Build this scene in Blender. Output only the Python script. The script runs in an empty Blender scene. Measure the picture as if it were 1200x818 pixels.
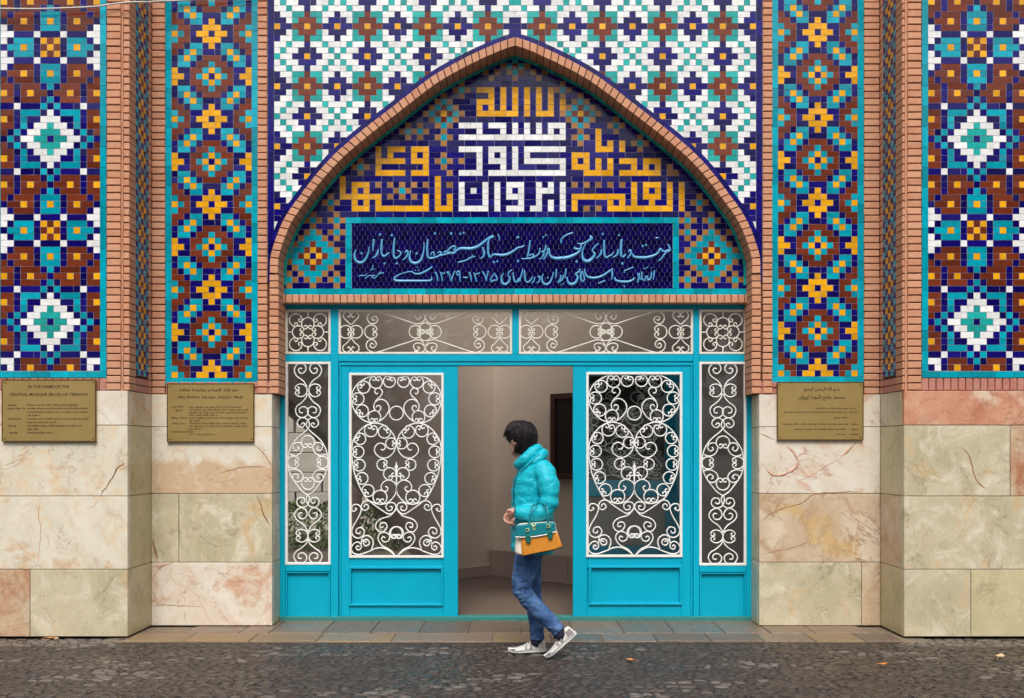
import bpy, bmesh, math, random
from mathutils import Vector, Matrix, noise
rnd = random.Random(7)
D = bpy.data
SC = bpy.context.scene
COL = SC.collection
R = math.radians

# ------------------------------------------------------------------ camera
F, CX, CY, EYE = 1117.0, 603.0, 530.0, 1.45      # focal length in photo pixels, principal column/row, eye height
cd = D.cameras.new('camera'); cam = D.objects.new('camera', cd); COL.objects.link(cam)
cd.sensor_width = 36; cd.lens = 36*F/1200
cd.shift_x = (600-CX)/1200; cd.shift_y = (CY-409)/1200
cd.clip_start = 0.05; cd.clip_end = 2000
cam.location = (0, 0, EYE); cam.rotation_euler = (R(90), 0, 0)
SC.camera = cam

# ------------------------------------------------------------------ world, sun, exposure
SUN_EL, SUN_AZ = 54, 182      # degrees; azimuth clockwise from +y: the sun stands behind the camera
w = D.worlds.new('World'); SC.world = w; w.use_nodes = True
nt = w.node_tree; nt.nodes.clear()
out = nt.nodes.new('ShaderNodeOutputWorld'); bg = nt.nodes.new('ShaderNodeBackground')
sky = nt.nodes.new('ShaderNodeTexSky'); sky.sky_type = 'NISHITA'; sky.sun_disc = False
sky.sun_elevation = R(SUN_EL); sky.sun_rotation = R(SUN_AZ); sky.dust_density = 6.0; sky.air_density = 1.0
hs = nt.nodes.new('ShaderNodeHueSaturation'); hs.inputs['Saturation'].default_value = 0.22
nt.links.new(sky.outputs[0], hs.inputs['Color']); nt.links.new(hs.outputs[0], bg.inputs['Color'])
bg.inputs['Strength'].default_value = 0.13
nt.links.new(bg.outputs[0], out.inputs['Surface'])
sd = D.lights.new('sun', 'SUN'); sd.energy = 1.5; sd.angle = R(18); sd.color = (1.0, 0.95, 0.87)
sun = D.objects.new('sun', sd); COL.objects.link(sun)
sdir = Vector((math.sin(R(SUN_AZ))*math.cos(R(SUN_EL)), math.cos(R(SUN_AZ))*math.cos(R(SUN_EL)), math.sin(R(SUN_EL))))
sun.rotation_euler = sdir.to_track_quat('Z', 'Y').to_euler(); sun.location = (0, -4, 12)
SC.view_settings.view_transform = 'Standard'; SC.view_settings.look = 'None'
SC.view_settings.exposure = 0.34; SC.view_settings.gamma = 1.0

# ------------------------------------------------------------------ planes (metres from the camera)
FP, RP, TP, DP = 7.50, 7.98, 8.16, 8.22
PERSON_Y = 6.84
def P(px, py, Y):                                   # photo pixel on the plane at depth Y -> world point
    return Vector(((px-CX)*Y/F, Y, EYE-(py-CY)*Y/F))
def PX(px, Y): return (px-CX)*Y/F
def PZ(py, Y): return EYE-(py-CY)*Y/F

# ------------------------------------------------------------------ materials
MATS = {}
class NB:
    def __init__(s, name):
        s.m = D.materials.new(name); s.m.use_nodes = True; s.t = s.m.node_tree; s.t.nodes.clear()
        s.out = s.n('ShaderNodeOutputMaterial'); s.b = s.n('ShaderNodeBsdfPrincipled')
        s.l(s.b.outputs[0], s.out.inputs['Surface']); MATS[name] = s.m
    def n(s, typ, **kw):
        nd = s.t.nodes.new(typ)
        for k, v in kw.items(): setattr(nd, k, v)
        return nd
    def l(s, a, b): s.t.links.new(a, b)
    def val(s, sock, v):
        if hasattr(v, 'is_linked') or hasattr(v, 'links'): s.l(v, sock)
        else: sock.default_value = v
    def math(s, op, a, b=0.0, c=0.0, clamp=False):
        nd = s.n('ShaderNodeMath', operation=op); nd.use_clamp = clamp
        for i, v in enumerate((a, b, c)): s.val(nd.inputs[i], v)
        return nd.outputs[0]
    def mix(s, f, a, b, blend='MIX'):
        nd = s.n('ShaderNodeMix', data_type='RGBA', blend_type=blend)
        s.val(nd.inputs[0], f)
        for i, v in ((6, a), (7, b)):
            if isinstance(v, tuple): nd.inputs[i].default_value = (*v[:3], 1)
            else: s.l(v, nd.inputs[i])
        return nd.outputs[2]
    def noise(s, vec, scale, detail=4, rough=0.55, dist=0.0):
        nd = s.n('ShaderNodeTexNoise'); s.l(vec, nd.inputs['Vector'])
        nd.inputs['Scale'].default_value = scale; nd.inputs['Detail'].default_value = detail
        nd.inputs['Roughness'].default_value = rough; nd.inputs['Distortion'].default_value = dist
        return nd.outputs['Fac']
    def ramp(s, fac, lo, hi, clamp=True):
        nd = s.n('ShaderNodeMapRange'); s.l(fac, nd.inputs[0]); nd.clamp = clamp
        nd.inputs[1].default_value = lo; nd.inputs[2].default_value = hi
        return nd.outputs[0]
    def objvec(s, jitter=37.0):                       # local coordinates shifted per object, so alike pieces differ
        tc = s.n('ShaderNodeTexCoord'); oi = s.n('ShaderNodeObjectInfo')
        va = s.n('ShaderNodeVectorMath', operation='ADD'); sc = s.math('MULTIPLY', oi.outputs['Random'], jitter)
        cb = s.n('ShaderNodeCombineXYZ'); s.l(sc, cb.inputs[0]); s.l(sc, cb.inputs[1]); s.l(sc, cb.inputs[2])
        s.l(tc.outputs['Object'], va.inputs[0]); s.l(cb.outputs[0], va.inputs[1])
        return va.outputs[0]
    def worldvec(s):
        return s.n('ShaderNodeNewGeometry').outputs['Position']
    def rand(s):                                      # one value per object and per island
        oi = s.n('ShaderNodeObjectInfo'); ge = s.n('ShaderNodeNewGeometry')
        return s.math('FRACT', s.math('ADD', oi.outputs['Random'], ge.outputs['Random Per Island']))
    def bump(s, h, strength, dist):
        nd = s.n('ShaderNodeBump'); nd.inputs['Strength'].default_value = strength; nd.inputs['Distance'].default_value = dist
        s.l(h, nd.inputs['Height']); s.l(nd.outputs[0], s.b.inputs['Normal'])
    def base(s, c, rough=0.5, metal=0.0, spec=0.5):
        if isinstance(c, tuple): s.b.inputs['Base Color'].default_value = (*c[:3], 1)
        else: s.l(c, s.b.inputs['Base Color'])
        s.val(s.b.inputs['Roughness'], rough); s.b.inputs['Metallic'].default_value = metal
        s.b.inputs['Specular IOR Level'].default_value = spec
        return s.m

def glaze(name, c, dark=0.72, light=1.18, rough=0.2):
    b = NB(name); r = b.rand(); v = b.worldvec()
    n1 = b.noise(v, 22, 3, 0.6); n2 = b.noise(v, 150, 3, 0.7)
    k = b.math('ADD', b.math('MULTIPLY', r, light-dark), dark)
    k = b.math('MULTIPLY', k, b.math('ADD', b.math('MULTIPLY', n1, 0.7), 0.65))
    hsv = b.n('ShaderNodeHueSaturation'); hsv.inputs['Color'].default_value = (*c, 1)
    b.l(k, hsv.inputs['Value'])
    b.l(b.math('ADD', b.math('MULTIPLY', n2, 0.03), 0.485), hsv.inputs['Hue'])
    pit = b.ramp(n2, 0.70, 0.78)
    col = b.mix(b.math('MULTIPLY', pit, 0.35), hsv.outputs[0], (0.45, 0.42, 0.40))
    b.base(col, b.math('ADD', b.math('MULTIPLY', n1, 0.12), rough-0.13), 0, 0.30)
    b.bump(b.math('ADD', n1, b.math('MULTIPLY', n2, 0.25)), 0.2, 0.004)
glaze('glaze_navy', (0.005, 0.002, 0.118), 0.55, 1.4)
glaze('glaze_turquoise', (0.0, 0.32, 0.42))
glaze('glaze_green', (0.014, 0.37, 0.345))
glaze('glaze_brown', (0.150, 0.027, 0.010), 0.75, 1.25)
glaze('glaze_yellow', (0.78, 0.37, 0.008), 0.8, 1.1)
glaze('glaze_white', (0.80, 0.80, 0.80), 0.86, 1.06)
glaze('glaze_ochre', (0.32, 0.15, 0.045), 0.75, 1.25)
CM = {'N': 'glaze_navy', 'T': 'glaze_turquoise', 'G': 'glaze_green', 'B': 'glaze_brown', 'Y': 'glaze_yellow', 'W': 'glaze_white', 'O': 'glaze_ochre'}

b = NB('grout'); v = b.worldvec(); n = b.noise(v, 40, 4)
b.base(b.mix(n, (0.20, 0.185, 0.265), (0.37, 0.35, 0.44)), 0.9)

def brick_mat(name, c1, c2, dust):
    b = NB(name); r = b.rand(); v = b.objvec(); wv = b.worldvec()
    n1 = b.noise(v, 18, 5, 0.6); n2 = b.noise(v, 140, 4, 0.75); n3 = b.noise(wv, 2.2, 3)
    c = b.mix(r, c1, c2)
    c = b.mix(b.math('MULTIPLY', b.ramp(n1, 0.4, 0.75), 0.5), c, dust)
    c = b.mix(b.math('MULTIPLY', b.ramp(n2, 0.55, 0.75), 0.45), c, (0.16, 0.06, 0.035))
    c = b.mix(b.math('MULTIPLY', b.ramp(n3, 0.5, 0.7), 0.18), c, (0.5, 0.36, 0.28))
    b.base(c, 0.88, 0, 0.25); b.bump(n2, 0.5, 0.004)
brick_mat('brick_clay', (0.64, 0.315, 0.185), (0.52, 0.230, 0.130), (0.64, 0.39, 0.27))
brick_mat('brick_red', (0.50, 0.205, 0.155), (0.42, 0.160, 0.120), (0.54, 0.30, 0.24))
b = NB('mortar'); n = b.noise(b.worldvec(), 60, 4)
b.base(b.mix(n, (0.085, 0.035, 0.022), (0.22, 0.11, 0.075)), 0.95, 0, 0.2)

def marble(name, c1, c2, c3, c4, vein, veinamt=0.5, band=0.0, bandcol=(0.5, 0.28, 0.1), speck=0.2):
    b = NB(name); v = b.objvec(61.0)
    big = b.noise(v, 2.6, 5, 0.55, 0.9); mid = b.noise(v, 4.6, 7, 0.64, 0.9); fine = b.noise(v, 46, 6, 0.7)
    sep = b.n('ShaderNodeVectorMath', operation='ADD'); b.l(v, sep.inputs[0]); sep.inputs[1].default_value = (13, 5, 7)
    big2 = b.noise(sep.outputs[0], 2.8, 7, 0.62, 1.0)
    ridge = b.math('ABSOLUTE', b.math('SUBTRACT', b.noise(sep.outputs[0], 1.5, 6, 0.62, 0.5), 0.5))
    ridge2 = b.math('ABSOLUTE', b.math('SUBTRACT', b.noise(v, 3.2, 6, 0.68, 0.6), 0.5))
    cloud = b.noise(sep.outputs[0], 11.0, 7, 0.72, 0.8)
    c = b.mix(b.ramp(big, 0.36, 0.64), c1, c2)
    c = b.mix(b.ramp(mid, 0.50, 0.66), c, c3)
    c = b.mix(b.math('MULTIPLY', b.ramp(big2, 0.56, 0.66), 0.85), c, c4)
    if band:
        tc = b.n('ShaderNodeTexCoord'); sx = b.n('ShaderNodeSeparateXYZ'); b.l(tc.outputs['Object'], sx.inputs[0])
        z = b.math('ADD', b.math('MULTIPLY', sx.outputs[2], -2.6), b.math('MULTIPLY', big, 1.2))
        c = b.mix(b.math('MULTIPLY', b.ramp(z, 0.66-band, 0.84-band), 0.8), c, b.mix(mid, bandcol, (0.62, 0.46, 0.32)))
    c = b.mix(b.math('MULTIPLY', b.ramp(cloud, 0.52, 0.70), 0.55), c, c1)
    c = b.mix(b.math('MULTIPLY', b.ramp(cloud, 0.46, 0.30), 0.35), c, c4)
    c = b.mix(b.math('MULTIPLY', b.math('MULTIPLY', b.ramp(ridge2, 0.035, 0.0), b.ramp(big2, 0.45, 0.6)), veinamt*0.5), c, vein)
    c = b.mix(b.math('MULTIPLY', b.math('MULTIPLY', b.ramp(ridge, 0.008, 0.0), b.ramp(big, 0.46, 0.56)), veinamt), c, vein)
    mp = b.n('ShaderNodeMapping'); b.l(v, mp.inputs[0]); mp.inputs['Rotation'].default_value = (0, 0.5, 0); mp.inputs['Scale'].default_value = (13, 13, 5)
    pits = b.noise(mp.outputs[0], 1.3, 3, 0.55)
    c = b.mix(b.math('MULTIPLY', b.ramp(pits, 0.70, 0.76), 0.8*speck), c, (0.10, 0.07, 0.045))
    c = b.mix(b.math('MULTIPLY', b.ramp(fine, 0.60, 0.74), speck), c, (0.26, 0.20, 0.13))
    c = b.mix(b.math('MULTIPLY', b.ramp(fine, 0.42, 0.28), speck), c, (0.80, 0.76, 0.68))
    b.base(c, b.math('ADD', b.math('MULTIPLY', mid, 0.25), 0.20), 0, 0.45)
    b.bump(fine, 0.12, 0.002)
CREAM, GREENISH, PINKISH = (0.68, 0.62, 0.50), (0.50, 0.49, 0.36), (0.68, 0.50, 0.40)
marble('marble_cream', (0.76, 0.70, 0.58), (0.64, 0.59, 0.47), (0.72, 0.55, 0.36), (0.60, 0.40, 0.22), (0.30, 0.12, 0.055), 0.45, speck=0.25)
marble('marble_pale', (0.75, 0.70, 0.61), (0.68, 0.58, 0.47), (0.66, 0.60, 0.47), (0.62, 0.38, 0.25), (0.36, 0.11, 0.05), 0.6, speck=0.25)
marble('marble_green', (0.57, 0.50, 0.35), (0.44, 0.395, 0.255), (0.68, 0.61, 0.48), (0.58, 0.42, 0.23), (0.18, 0.12, 0.06), 0.5, speck=0.6)
marble('marble_olive', (0.57, 0.49, 0.30), (0.47, 0.41, 0.24), (0.60, 0.50, 0.33), (0.44, 0.36, 0.20), (0.16, 0.10, 0.05), 0.5, speck=0.5)
marble('marble_salmon', (0.56, 0.25, 0.155), (0.62, 0.34, 0.22), (0.46, 0.18, 0.10), (0.70, 0.56, 0.42), (0.26, 0.07, 0.04), 0.6, speck=0.4)
marble('marble_band', (0.74, 0.69, 0.59), (0.66, 0.60, 0.48), (0.70, 0.56, 0.40), (0.64, 0.45, 0.27), (0.32, 0.11, 0.05), 0.5, band=0.10)
marble('marble_tan', (0.52, 0.38, 0.24), (0.68, 0.58, 0.45), (0.46, 0.30, 0.18), (0.60, 0.40, 0.17), (0.20, 0.08, 0.04), 0.6, speck=0.45)
marble('marble_rust', (0.56, 0.45, 0.31), (0.50, 0.30, 0.18), (0.58, 0.43, 0.27), (0.42, 0.16, 0.08), (0.24, 0.07, 0.04), 0.7, speck=0.6)
b = NB('vein_rust'); n = b.noise(b.objvec(), 60, 4); b.base(b.mix(n, (0.20, 0.085, 0.045), (0.46, 0.23, 0.12)), 0.5)
b = NB('vein_salmon'); n = b.noise(b.objvec(), 40, 4); b.base(b.mix(n, (0.52, 0.27, 0.17), (0.66, 0.45, 0.33)), 0.5)
b = NB('joint_dark'); n = b.noise(b.worldvec(), 30, 4); b.base(b.mix(n, (0.10, 0.075, 0.05), (0.26, 0.20, 0.14)), 0.95)

def paint(name, c, rough=0.32, wear=(0.28, 0.42, 0.40), amt=0.25, spec=0.45):
    b = NB(name); v = b.worldvec(); n1 = b.noise(v, 3.5, 4, 0.6); n2 = b.noise(v, 35, 5, 0.7); n3 = b.noise(v, 120, 3)
    c1 = b.mix(n1, tuple(x*0.86 for x in c), tuple(min(1, x*1.12) for x in c))
    cc = b.mix(b.math('MULTIPLY', b.ramp(n2, 0.62, 0.74), amt), c1, wear)
    b.base(cc, b.math('ADD', b.math('MULTIPLY', n2, 0.2), rough-0.1), 0, spec)
    b.bump(b.math('ADD', n3, b.math('MULTIPLY', n2, 2.0)), 0.12, 0.003)
paint('paint_teal', (0.0, 0.375, 0.545), 0.36, (0.05, 0.28, 0.30), 0.3, spec=0.25)
paint('paint_threshold', (0.03, 0.20, 0.19), 0.6, (0.16, 0.13, 0.08), 0.9)
paint('paint_white', (0.80, 0.80, 0.78), 0.4, (0.55, 0.52, 0.46), 0.3)
paint('paint_oldwhite', (0.72, 0.69, 0.62), 0.4, (0.5, 0.45, 0.38), 0.3)
b = NB('brass'); v = b.worldvec(); n1 = b.noise(v, 5, 4); n2 = b.noise(v, 90, 4)
b.base(b.mix(n1, (0.37, 0.255, 0.085), (0.50, 0.355, 0.135)), b.math('ADD', b.math('MULTIPLY', n2, 0.15), 0.33), 0.55); b.bump(n2, 0.05, 0.001)
b = NB('brass_edge'); b.base((0.13, 0.075, 0.025), 0.4, 0.5)
b = NB('engraving'); b.base((0.045, 0.022, 0.008), 0.6)
b = NB('plaster'); v = b.worldvec(); n1 = b.noise(v, 1.6, 5, 0.6); n2 = b.noise(v, 14, 6, 0.7); n3 = b.noise(v, 90, 4)
c = b.mix(n1, (0.46, 0.365, 0.295), (0.58, 0.475, 0.39)); c = b.mix(b.math('MULTIPLY', b.ramp(n2, 0.62, 0.72), 0.4), c, (0.26, 0.19, 0.15))
b.base(c, 0.9); b.bump(n3, 0.2, 0.004)
b = NB('plinth_stone'); v = b.objvec(); n1 = b.noise(v, 6, 5); n2 = b.noise(v, 60, 5, 0.7)
b.base(b.mix(n2, b.mix(n1, (0.26, 0.20, 0.16), (0.40, 0.33, 0.28)), (0.34, 0.24, 0.19)), 0.85); b.bump(n2, 0.3, 0.004)
b = NB('passage_paving'); v = b.worldvec(); n1 = b.noise(v, 3, 5); n2 = b.noise(v, 30, 5, 0.7)
b.base(b.mix(b.ramp(n2, 0.35, 0.7), b.mix(n1, (0.085, 0.056, 0.040), (0.13, 0.088, 0.066)), (0.17, 0.13, 0.10)), 0.6); b.bump(n2, 0.3, 0.006)
b = NB('dark_wood'); v = b.worldvec(); n = b.noise(v, 25, 4, 0.6, 2.0); b.base(b.mix(n, (0.030, 0.010, 0.006), (0.060, 0.022, 0.012)), 0.45)
b = NB('dark_panel'); b.base((0.012, 0.006, 0.006), 0.35)
b = NB('glass')
tr = b.n('ShaderNodeBsdfTransparent'); tr.inputs[0].default_value = (0.94, 0.945, 0.94, 1)
gl = b.n('ShaderNodeBsdfGlossy'); gl.inputs['Roughness'].default_value = 0.02
fr = b.n('ShaderNodeFresnel'); fr.inputs[0].default_value = 1.5
mx = b.n('ShaderNodeMixShader'); b.l(fr.outputs[0], mx.inputs[0]); b.l(tr.outputs[0], mx.inputs[1]); b.l(gl.outputs[0], mx.inputs[2])
b.l(mx.outputs[0], b.out.inputs['Surface'])

def stone(name, c1, c2, c3, rough, wet=False):
    b = NB(name); r = b.rand(); v = b.worldvec()
    n1 = b.noise(v, 1.1, 4, 0.6); n2 = b.noise(v, 24, 6, 0.7); n3 = b.noise(v, 150, 4, 0.7)
    c = b.mix(r, c1, c2); c = b.mix(b.math('MULTIPLY', b.ramp(n2, 0.5, 0.72), 0.6), c, c3)
    c = b.mix(b.math('MULTIPLY', b.ramp(n3, 0.55, 0.72), 0.3), c, tuple(x*0.4 for x in c1))
    ro = b.math('SUBTRACT', rough, b.math('MULTIPLY', b.ramp(n1, 0.45, 0.62), 0.32 if wet else 0.05))
    b.base(c, ro, 0, 0.5); b.bump(b.math('ADD', n2, b.math('MULTIPLY', n3, 0.4)), 0.5, 0.008)
stone('sett_stone', (0.026, 0.018, 0.0145), (0.056, 0.040, 0.032), (0.115, 0.090, 0.074), 0.47, True)
stone('sett_pale', (0.085, 0.067, 0.057), (0.155, 0.128, 0.11), (0.10, 0.08, 0.068), 0.5, True)
stone('slab_stone', (0.19, 0.13, 0.09), (0.105, 0.075, 0.056), (0.29, 0.22, 0.165), 0.5, True)
stone('slab_ochre', (0.20, 0.14, 0.08), (0.26, 0.16, 0.085), (0.16, 0.14, 0.085), 0.6, True)
stone('street_bed', (0.024, 0.019, 0.016), (0.030, 0.024, 0.020), (0.06, 0.05, 0.042), 0.6, True)
b = NB('leaf_orange'); n = b.noise(b.objvec(), 60, 3); b.base(b.mix(n, (0.62, 0.16, 0.03), (0.75, 0.30, 0.07)), 0.6)
b = NB('leaf_pale'); n = b.noise(b.objvec(), 60, 3); b.base(b.mix(n, (0.62, 0.36, 0.18), (0.72, 0.50, 0.32)), 0.6)
b = NB('cable_white'); b.base((0.62, 0.60, 0.56), 0.5)
b = NB('jacket_cloth'); v = b.worldvec(); n1 = b.noise(v, 26, 5, 0.65); n2 = b.noise(v, 300, 2)
b.base(b.mix(n1, (0.0, 0.36, 0.47), (0.004, 0.47, 0.58)), 0.5, 0, 0.35); b.bump(b.math('ADD', n1, b.math('MULTIPLY', n2, 0.05)), 0.35, 0.02)
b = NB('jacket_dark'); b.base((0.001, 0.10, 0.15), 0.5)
b = NB('denim'); v = b.worldvec(); n1 = b.noise(v, 11, 4, 0.65); n2 = b.noise(v, 260, 3)
c = b.mix(b.ramp(n1, 0.4, 0.68), (0.018, 0.060, 0.185), (0.10, 0.20, 0.40)); c = b.mix(b.math('MULTIPLY', n2, 0.3), c, (0.15, 0.24, 0.42))
b.base(c, 0.85, 0, 0.2); b.bump(n1, 0.5, 0.02)
b = NB('hair_black'); v = b.worldvec()
wv = b.n('ShaderNodeMapping'); b.l(v, wv.inputs[0]); wv.inputs['Scale'].default_value = (90, 90, 7)
n = b.noise(wv.outputs[0], 2.0, 4, 0.6); b.base(b.mix(n, (0.004, 0.003, 0.004), (0.015, 0.010, 0.013)), 0.48, 0, 0.35); b.bump(n, 0.7, 0.01)
b = NB('skin'); b.base((0.56, 0.30, 0.22), 0.5); b.b.inputs['Subsurface Weight'].default_value = 0.1
b = NB('eye_white'); b.base((0.7, 0.68, 0.66), 0.2)
b = NB('shoe_white'); v = b.worldvec(); n = b.noise(v, 30, 4); b.base(b.mix(n, (0.48, 0.46, 0.44), (0.68, 0.67, 0.65)), 0.5)
b = NB('shoe_grey'); b.base((0.26, 0.24, 0.23), 0.55)
b = NB('sole_white'); b.base((0.74, 0.73, 0.72), 0.5)
b = NB('sock_navy'); b.base((0.008, 0.010, 0.03), 0.85)
b = NB('bag_orange'); n = b.noise(b.worldvec(), 50, 4); b.base(b.mix(n, (0.56, 0.20, 0.015), (0.70, 0.28, 0.03)), 0.42); b.bump(n, 0.1, 0.004)
b = NB('bag_white'); b.base((0.74, 0.68, 0.60), 0.45)
b = NB('bag_teal'); n = b.noise(b.worldvec(), 50, 4); b.base(b.mix(n, (0.0, 0.165, 0.205), (0.0, 0.21, 0.25)), 0.4)
b = NB('bag_green'); b.base((0.0, 0.12, 0.09), 0.4)
b = NB('emblem_gold'); b.base((0.55, 0.62, 0.30), 0.3, 0.3)
def leafmat(name, c1, c2):
    b = NB(name); r = b.rand(); b.base(b.mix(r, c1, c2), 0.6, 0, 0.3)
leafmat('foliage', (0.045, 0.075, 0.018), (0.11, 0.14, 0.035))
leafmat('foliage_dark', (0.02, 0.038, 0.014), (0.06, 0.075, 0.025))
b = NB('bark'); n = b.noise(b.worldvec(), 18, 5, 0.7, 1.0); b.base(b.mix(n, (0.06, 0.04, 0.03), (0.16, 0.11, 0.08)), 0.9); b.bump(n, 0.6, 0.02)
b = NB('garden_soil'); n = b.noise(b.worldvec(), 9, 5); b.base(b.mix(n, (0.06, 0.06, 0.03), (0.13, 0.12, 0.06)), 0.95)
b = NB('garden_wall_stone'); n = b.noise(b.worldvec(), 5, 5); b.base(b.mix(n, (0.30, 0.27, 0.23), (0.46, 0.42, 0.36)), 0.9)
b = NB('inscription_blue'); n = b.noise(b.worldvec(), 60, 4); b.base(b.mix(n, (0.055, 0.27, 0.55), (0.11, 0.37, 0.62)), 0.3)

# ------------------------------------------------------------------ object helpers
WLOC = {}
def thing(name, label, cat, loc=(0, 0, 0), group=None):
    o = D.objects.new(name, None); COL.objects.link(o); o.location = loc; o.empty_display_size = 0.1
    o['label'] = label; o['category'] = cat
    if group: o['group'] = group
    WLOC[o] = Vector(loc); return o
def link(name, me, parent=None, loc=(0, 0, 0), rot=None):
    o = D.objects.new(name, me); COL.objects.link(o)
    w_ = Vector(loc); WLOC[o] = w_
    if parent is not None:
        o.parent = parent; o.location = w_ - WLOC[parent]
    else: o.location = w_
    if rot: o.rotation_euler = rot
    return o
def tag(o, label, cat, group=None, kind=None):
    if label: o['label'] = label
    if cat: o['category'] = cat
    if group: o['group'] = group
    if kind: o['kind'] = kind
    return o
def to_mesh(name, bm, *mats, smooth=False, recalc=True):
    if recalc: bmesh.ops.recalc_face_normals(bm, faces=bm.faces)
    me = D.meshes.new(name); bm.to_mesh(me); bm.free()
    for m in mats: me.materials.append(MATS[m])
    if smooth: me.polygons.foreach_set('use_smooth', [True]*len(me.polygons))
    return me
def box(bm, c, s, mi=0, ch=0.0, rotm=None):
    """box about c with full size s; ch chamfers the four front edges (towards -y)."""
    hx, hy, hz = s[0]/2, s[1]/2, s[2]/2
    if ch:
        pts = [(-hx+ch, -hy, -hz+ch), (hx-ch, -hy, -hz+ch), (hx-ch, -hy, hz-ch), (-hx+ch, -hy, hz-ch),
               (-hx, -hy+ch, -hz), (hx, -hy+ch, -hz), (hx, -hy+ch, hz), (-hx, -hy+ch, hz),
               (-hx, hy, -hz), (hx, hy, -hz), (hx, hy, hz), (-hx, hy, hz)]
        fs = [(0, 1, 2, 3)] + [(i, (i+1) % 4, (i+1) % 4+4, i+4)[::-1] for i in range(4)] + [(i+4, (i+1) % 4+4, (i+1) % 4+8, i+8)[::-1] for i in range(4)] + [(8, 11, 10, 9)]
    else:
        pts = [(x, y, z) for y in (-hy, hy) for z in (-hz, hz) for x in (-hx, hx)]
        fs = [(0, 1, 3, 2), (4, 6, 7, 5), (0, 4, 5, 1), (2, 3, 7, 6), (0, 2, 6, 4), (1, 5, 7, 3)]
    vs = []
    for p in pts:
        q = Vector(p)
        if rotm is not None: q = rotm @ q
        vs.append(bm.verts.new(q+Vector(c)))
    for f in fs:
        fc = bm.faces.new([vs[i] for i in f]); fc.material_index = mi
BOXC = {}
def box_mesh(name, s, mat, ch=0.0):
    k = (name, round(s[0], 4), round(s[1], 4), round(s[2], 4), mat, ch)
    if k not in BOXC:
        bm = bmesh.new(); box(bm, (0, 0, 0), s, 0, ch); BOXC[k] = to_mesh(name, bm, mat)
    return BOXC[k]
def part(name, parent, c, s, mat, ch=0.0, rot=None):      # a box-shaped piece of its own
    return link(name, box_mesh(name, s, mat, ch), parent, c, rot)
def span(x0, x1, y0, y1, z0, z1):
    return ((x0+x1)/2, (y0+y1)/2, (z0+z1)/2), (abs(x1-x0), abs(y1-y0), abs(z1-z0))
def catmull(pts, n=8, closed=False):
    P_ = [Vector(p) for p in pts]; out_ = []
    m = len(P_)
    rng = range(m if closed else m-1)
    for i in rng:
        p0 = P_[(i-1) % m] if (closed or i > 0) else P_[i]*2-P_[i+1]
        p1, p2 = P_[i], P_[(i+1) % m]
        p3 = P_[(i+2) % m] if (closed or i+2 < m) else P_[i+1]*2-P_[i]
        for k in range(n):
            t = k/n
            out_.append(0.5*((2*p1)+(p2-p0)*t+(2*p0-5*p1+4*p2-p3)*t*t+(3*p1-p0-3*p2+p3)*t**3))
    if not closed: out_.append(P_[-1])
    return out_
def ribbon(bm, pts, y0, y1, widths=None, w=0.012, closed=False, mi=0, round_=0.0):
    """flat bar in the x-z plane following pts (x,z), from depth y0 (front) to y1 (back)."""
    n = len(pts); L = []
    for i in range(n):
        a = pts[(i-1) % n] if (closed or i > 0) else pts[i]; c = pts[(i+1) % n] if (closed or i < n-1) else pts[i]
        t = Vector((c[0]-a[0], c[1]-a[1]))
        if t.length < 1e-7: t = Vector((1, 0))
        t.normalize(); nn = Vector((-t.y, t.x)); h = (widths[i] if widths else w)/2
        p = Vector((pts[i][0], pts[i][1])); a1, a2 = p+nn*h, p-nn*h
        if round_:
            b1, b2 = p+nn*h*0.45, p-nn*h*0.45
            L.append([bm.verts.new((a1.x, y1, a1.y)), bm.verts.new((a1.x, y0+round_, a1.y)), bm.verts.new((b1.x, y0, b1.y)),
                      bm.verts.new((b2.x, y0, b2.y)), bm.verts.new((a2.x, y0+round_, a2.y)), bm.verts.new((a2.x, y1, a2.y))])
        else:
            L.append([bm.verts.new((a1.x, y1, a1.y)), bm.verts.new((a1.x, y0, a1.y)), bm.verts.new((a2.x, y0, a2.y)), bm.verts.new((a2.x, y1, a2.y))])
    k = len(L[0])
    for i in range(n if closed else n-1):
        A, B = L[i], L[(i+1) % n]
        for j in range(k-1):
            f = bm.faces.new((A[j], A[j+1], B[j+1], B[j])); f.material_index = mi; f.smooth = True
    if not closed:
        bm.faces.new(L[0][::-1]).material_index = mi; bm.faces.new(L[-1]).material_index = mi
def prism(bm, poly, y0, y1, mi=0):
    """polygon given as (x,z) extruded from y0 to y1."""
    f_ = [bm.verts.new((p[0], y0, p[1])) for p in poly]; b_ = [bm.verts.new((p[0], y1, p[1])) for p in poly]
    bm.faces.new(f_).material_index = mi; bm.faces.new(b_[::-1]).material_index = mi
    n = len(poly)
    for i in range(n):
        bm.faces.new((f_[i], b_[i], b_[(i+1) % n], f_[(i+1) % n])).material_index = mi

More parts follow.
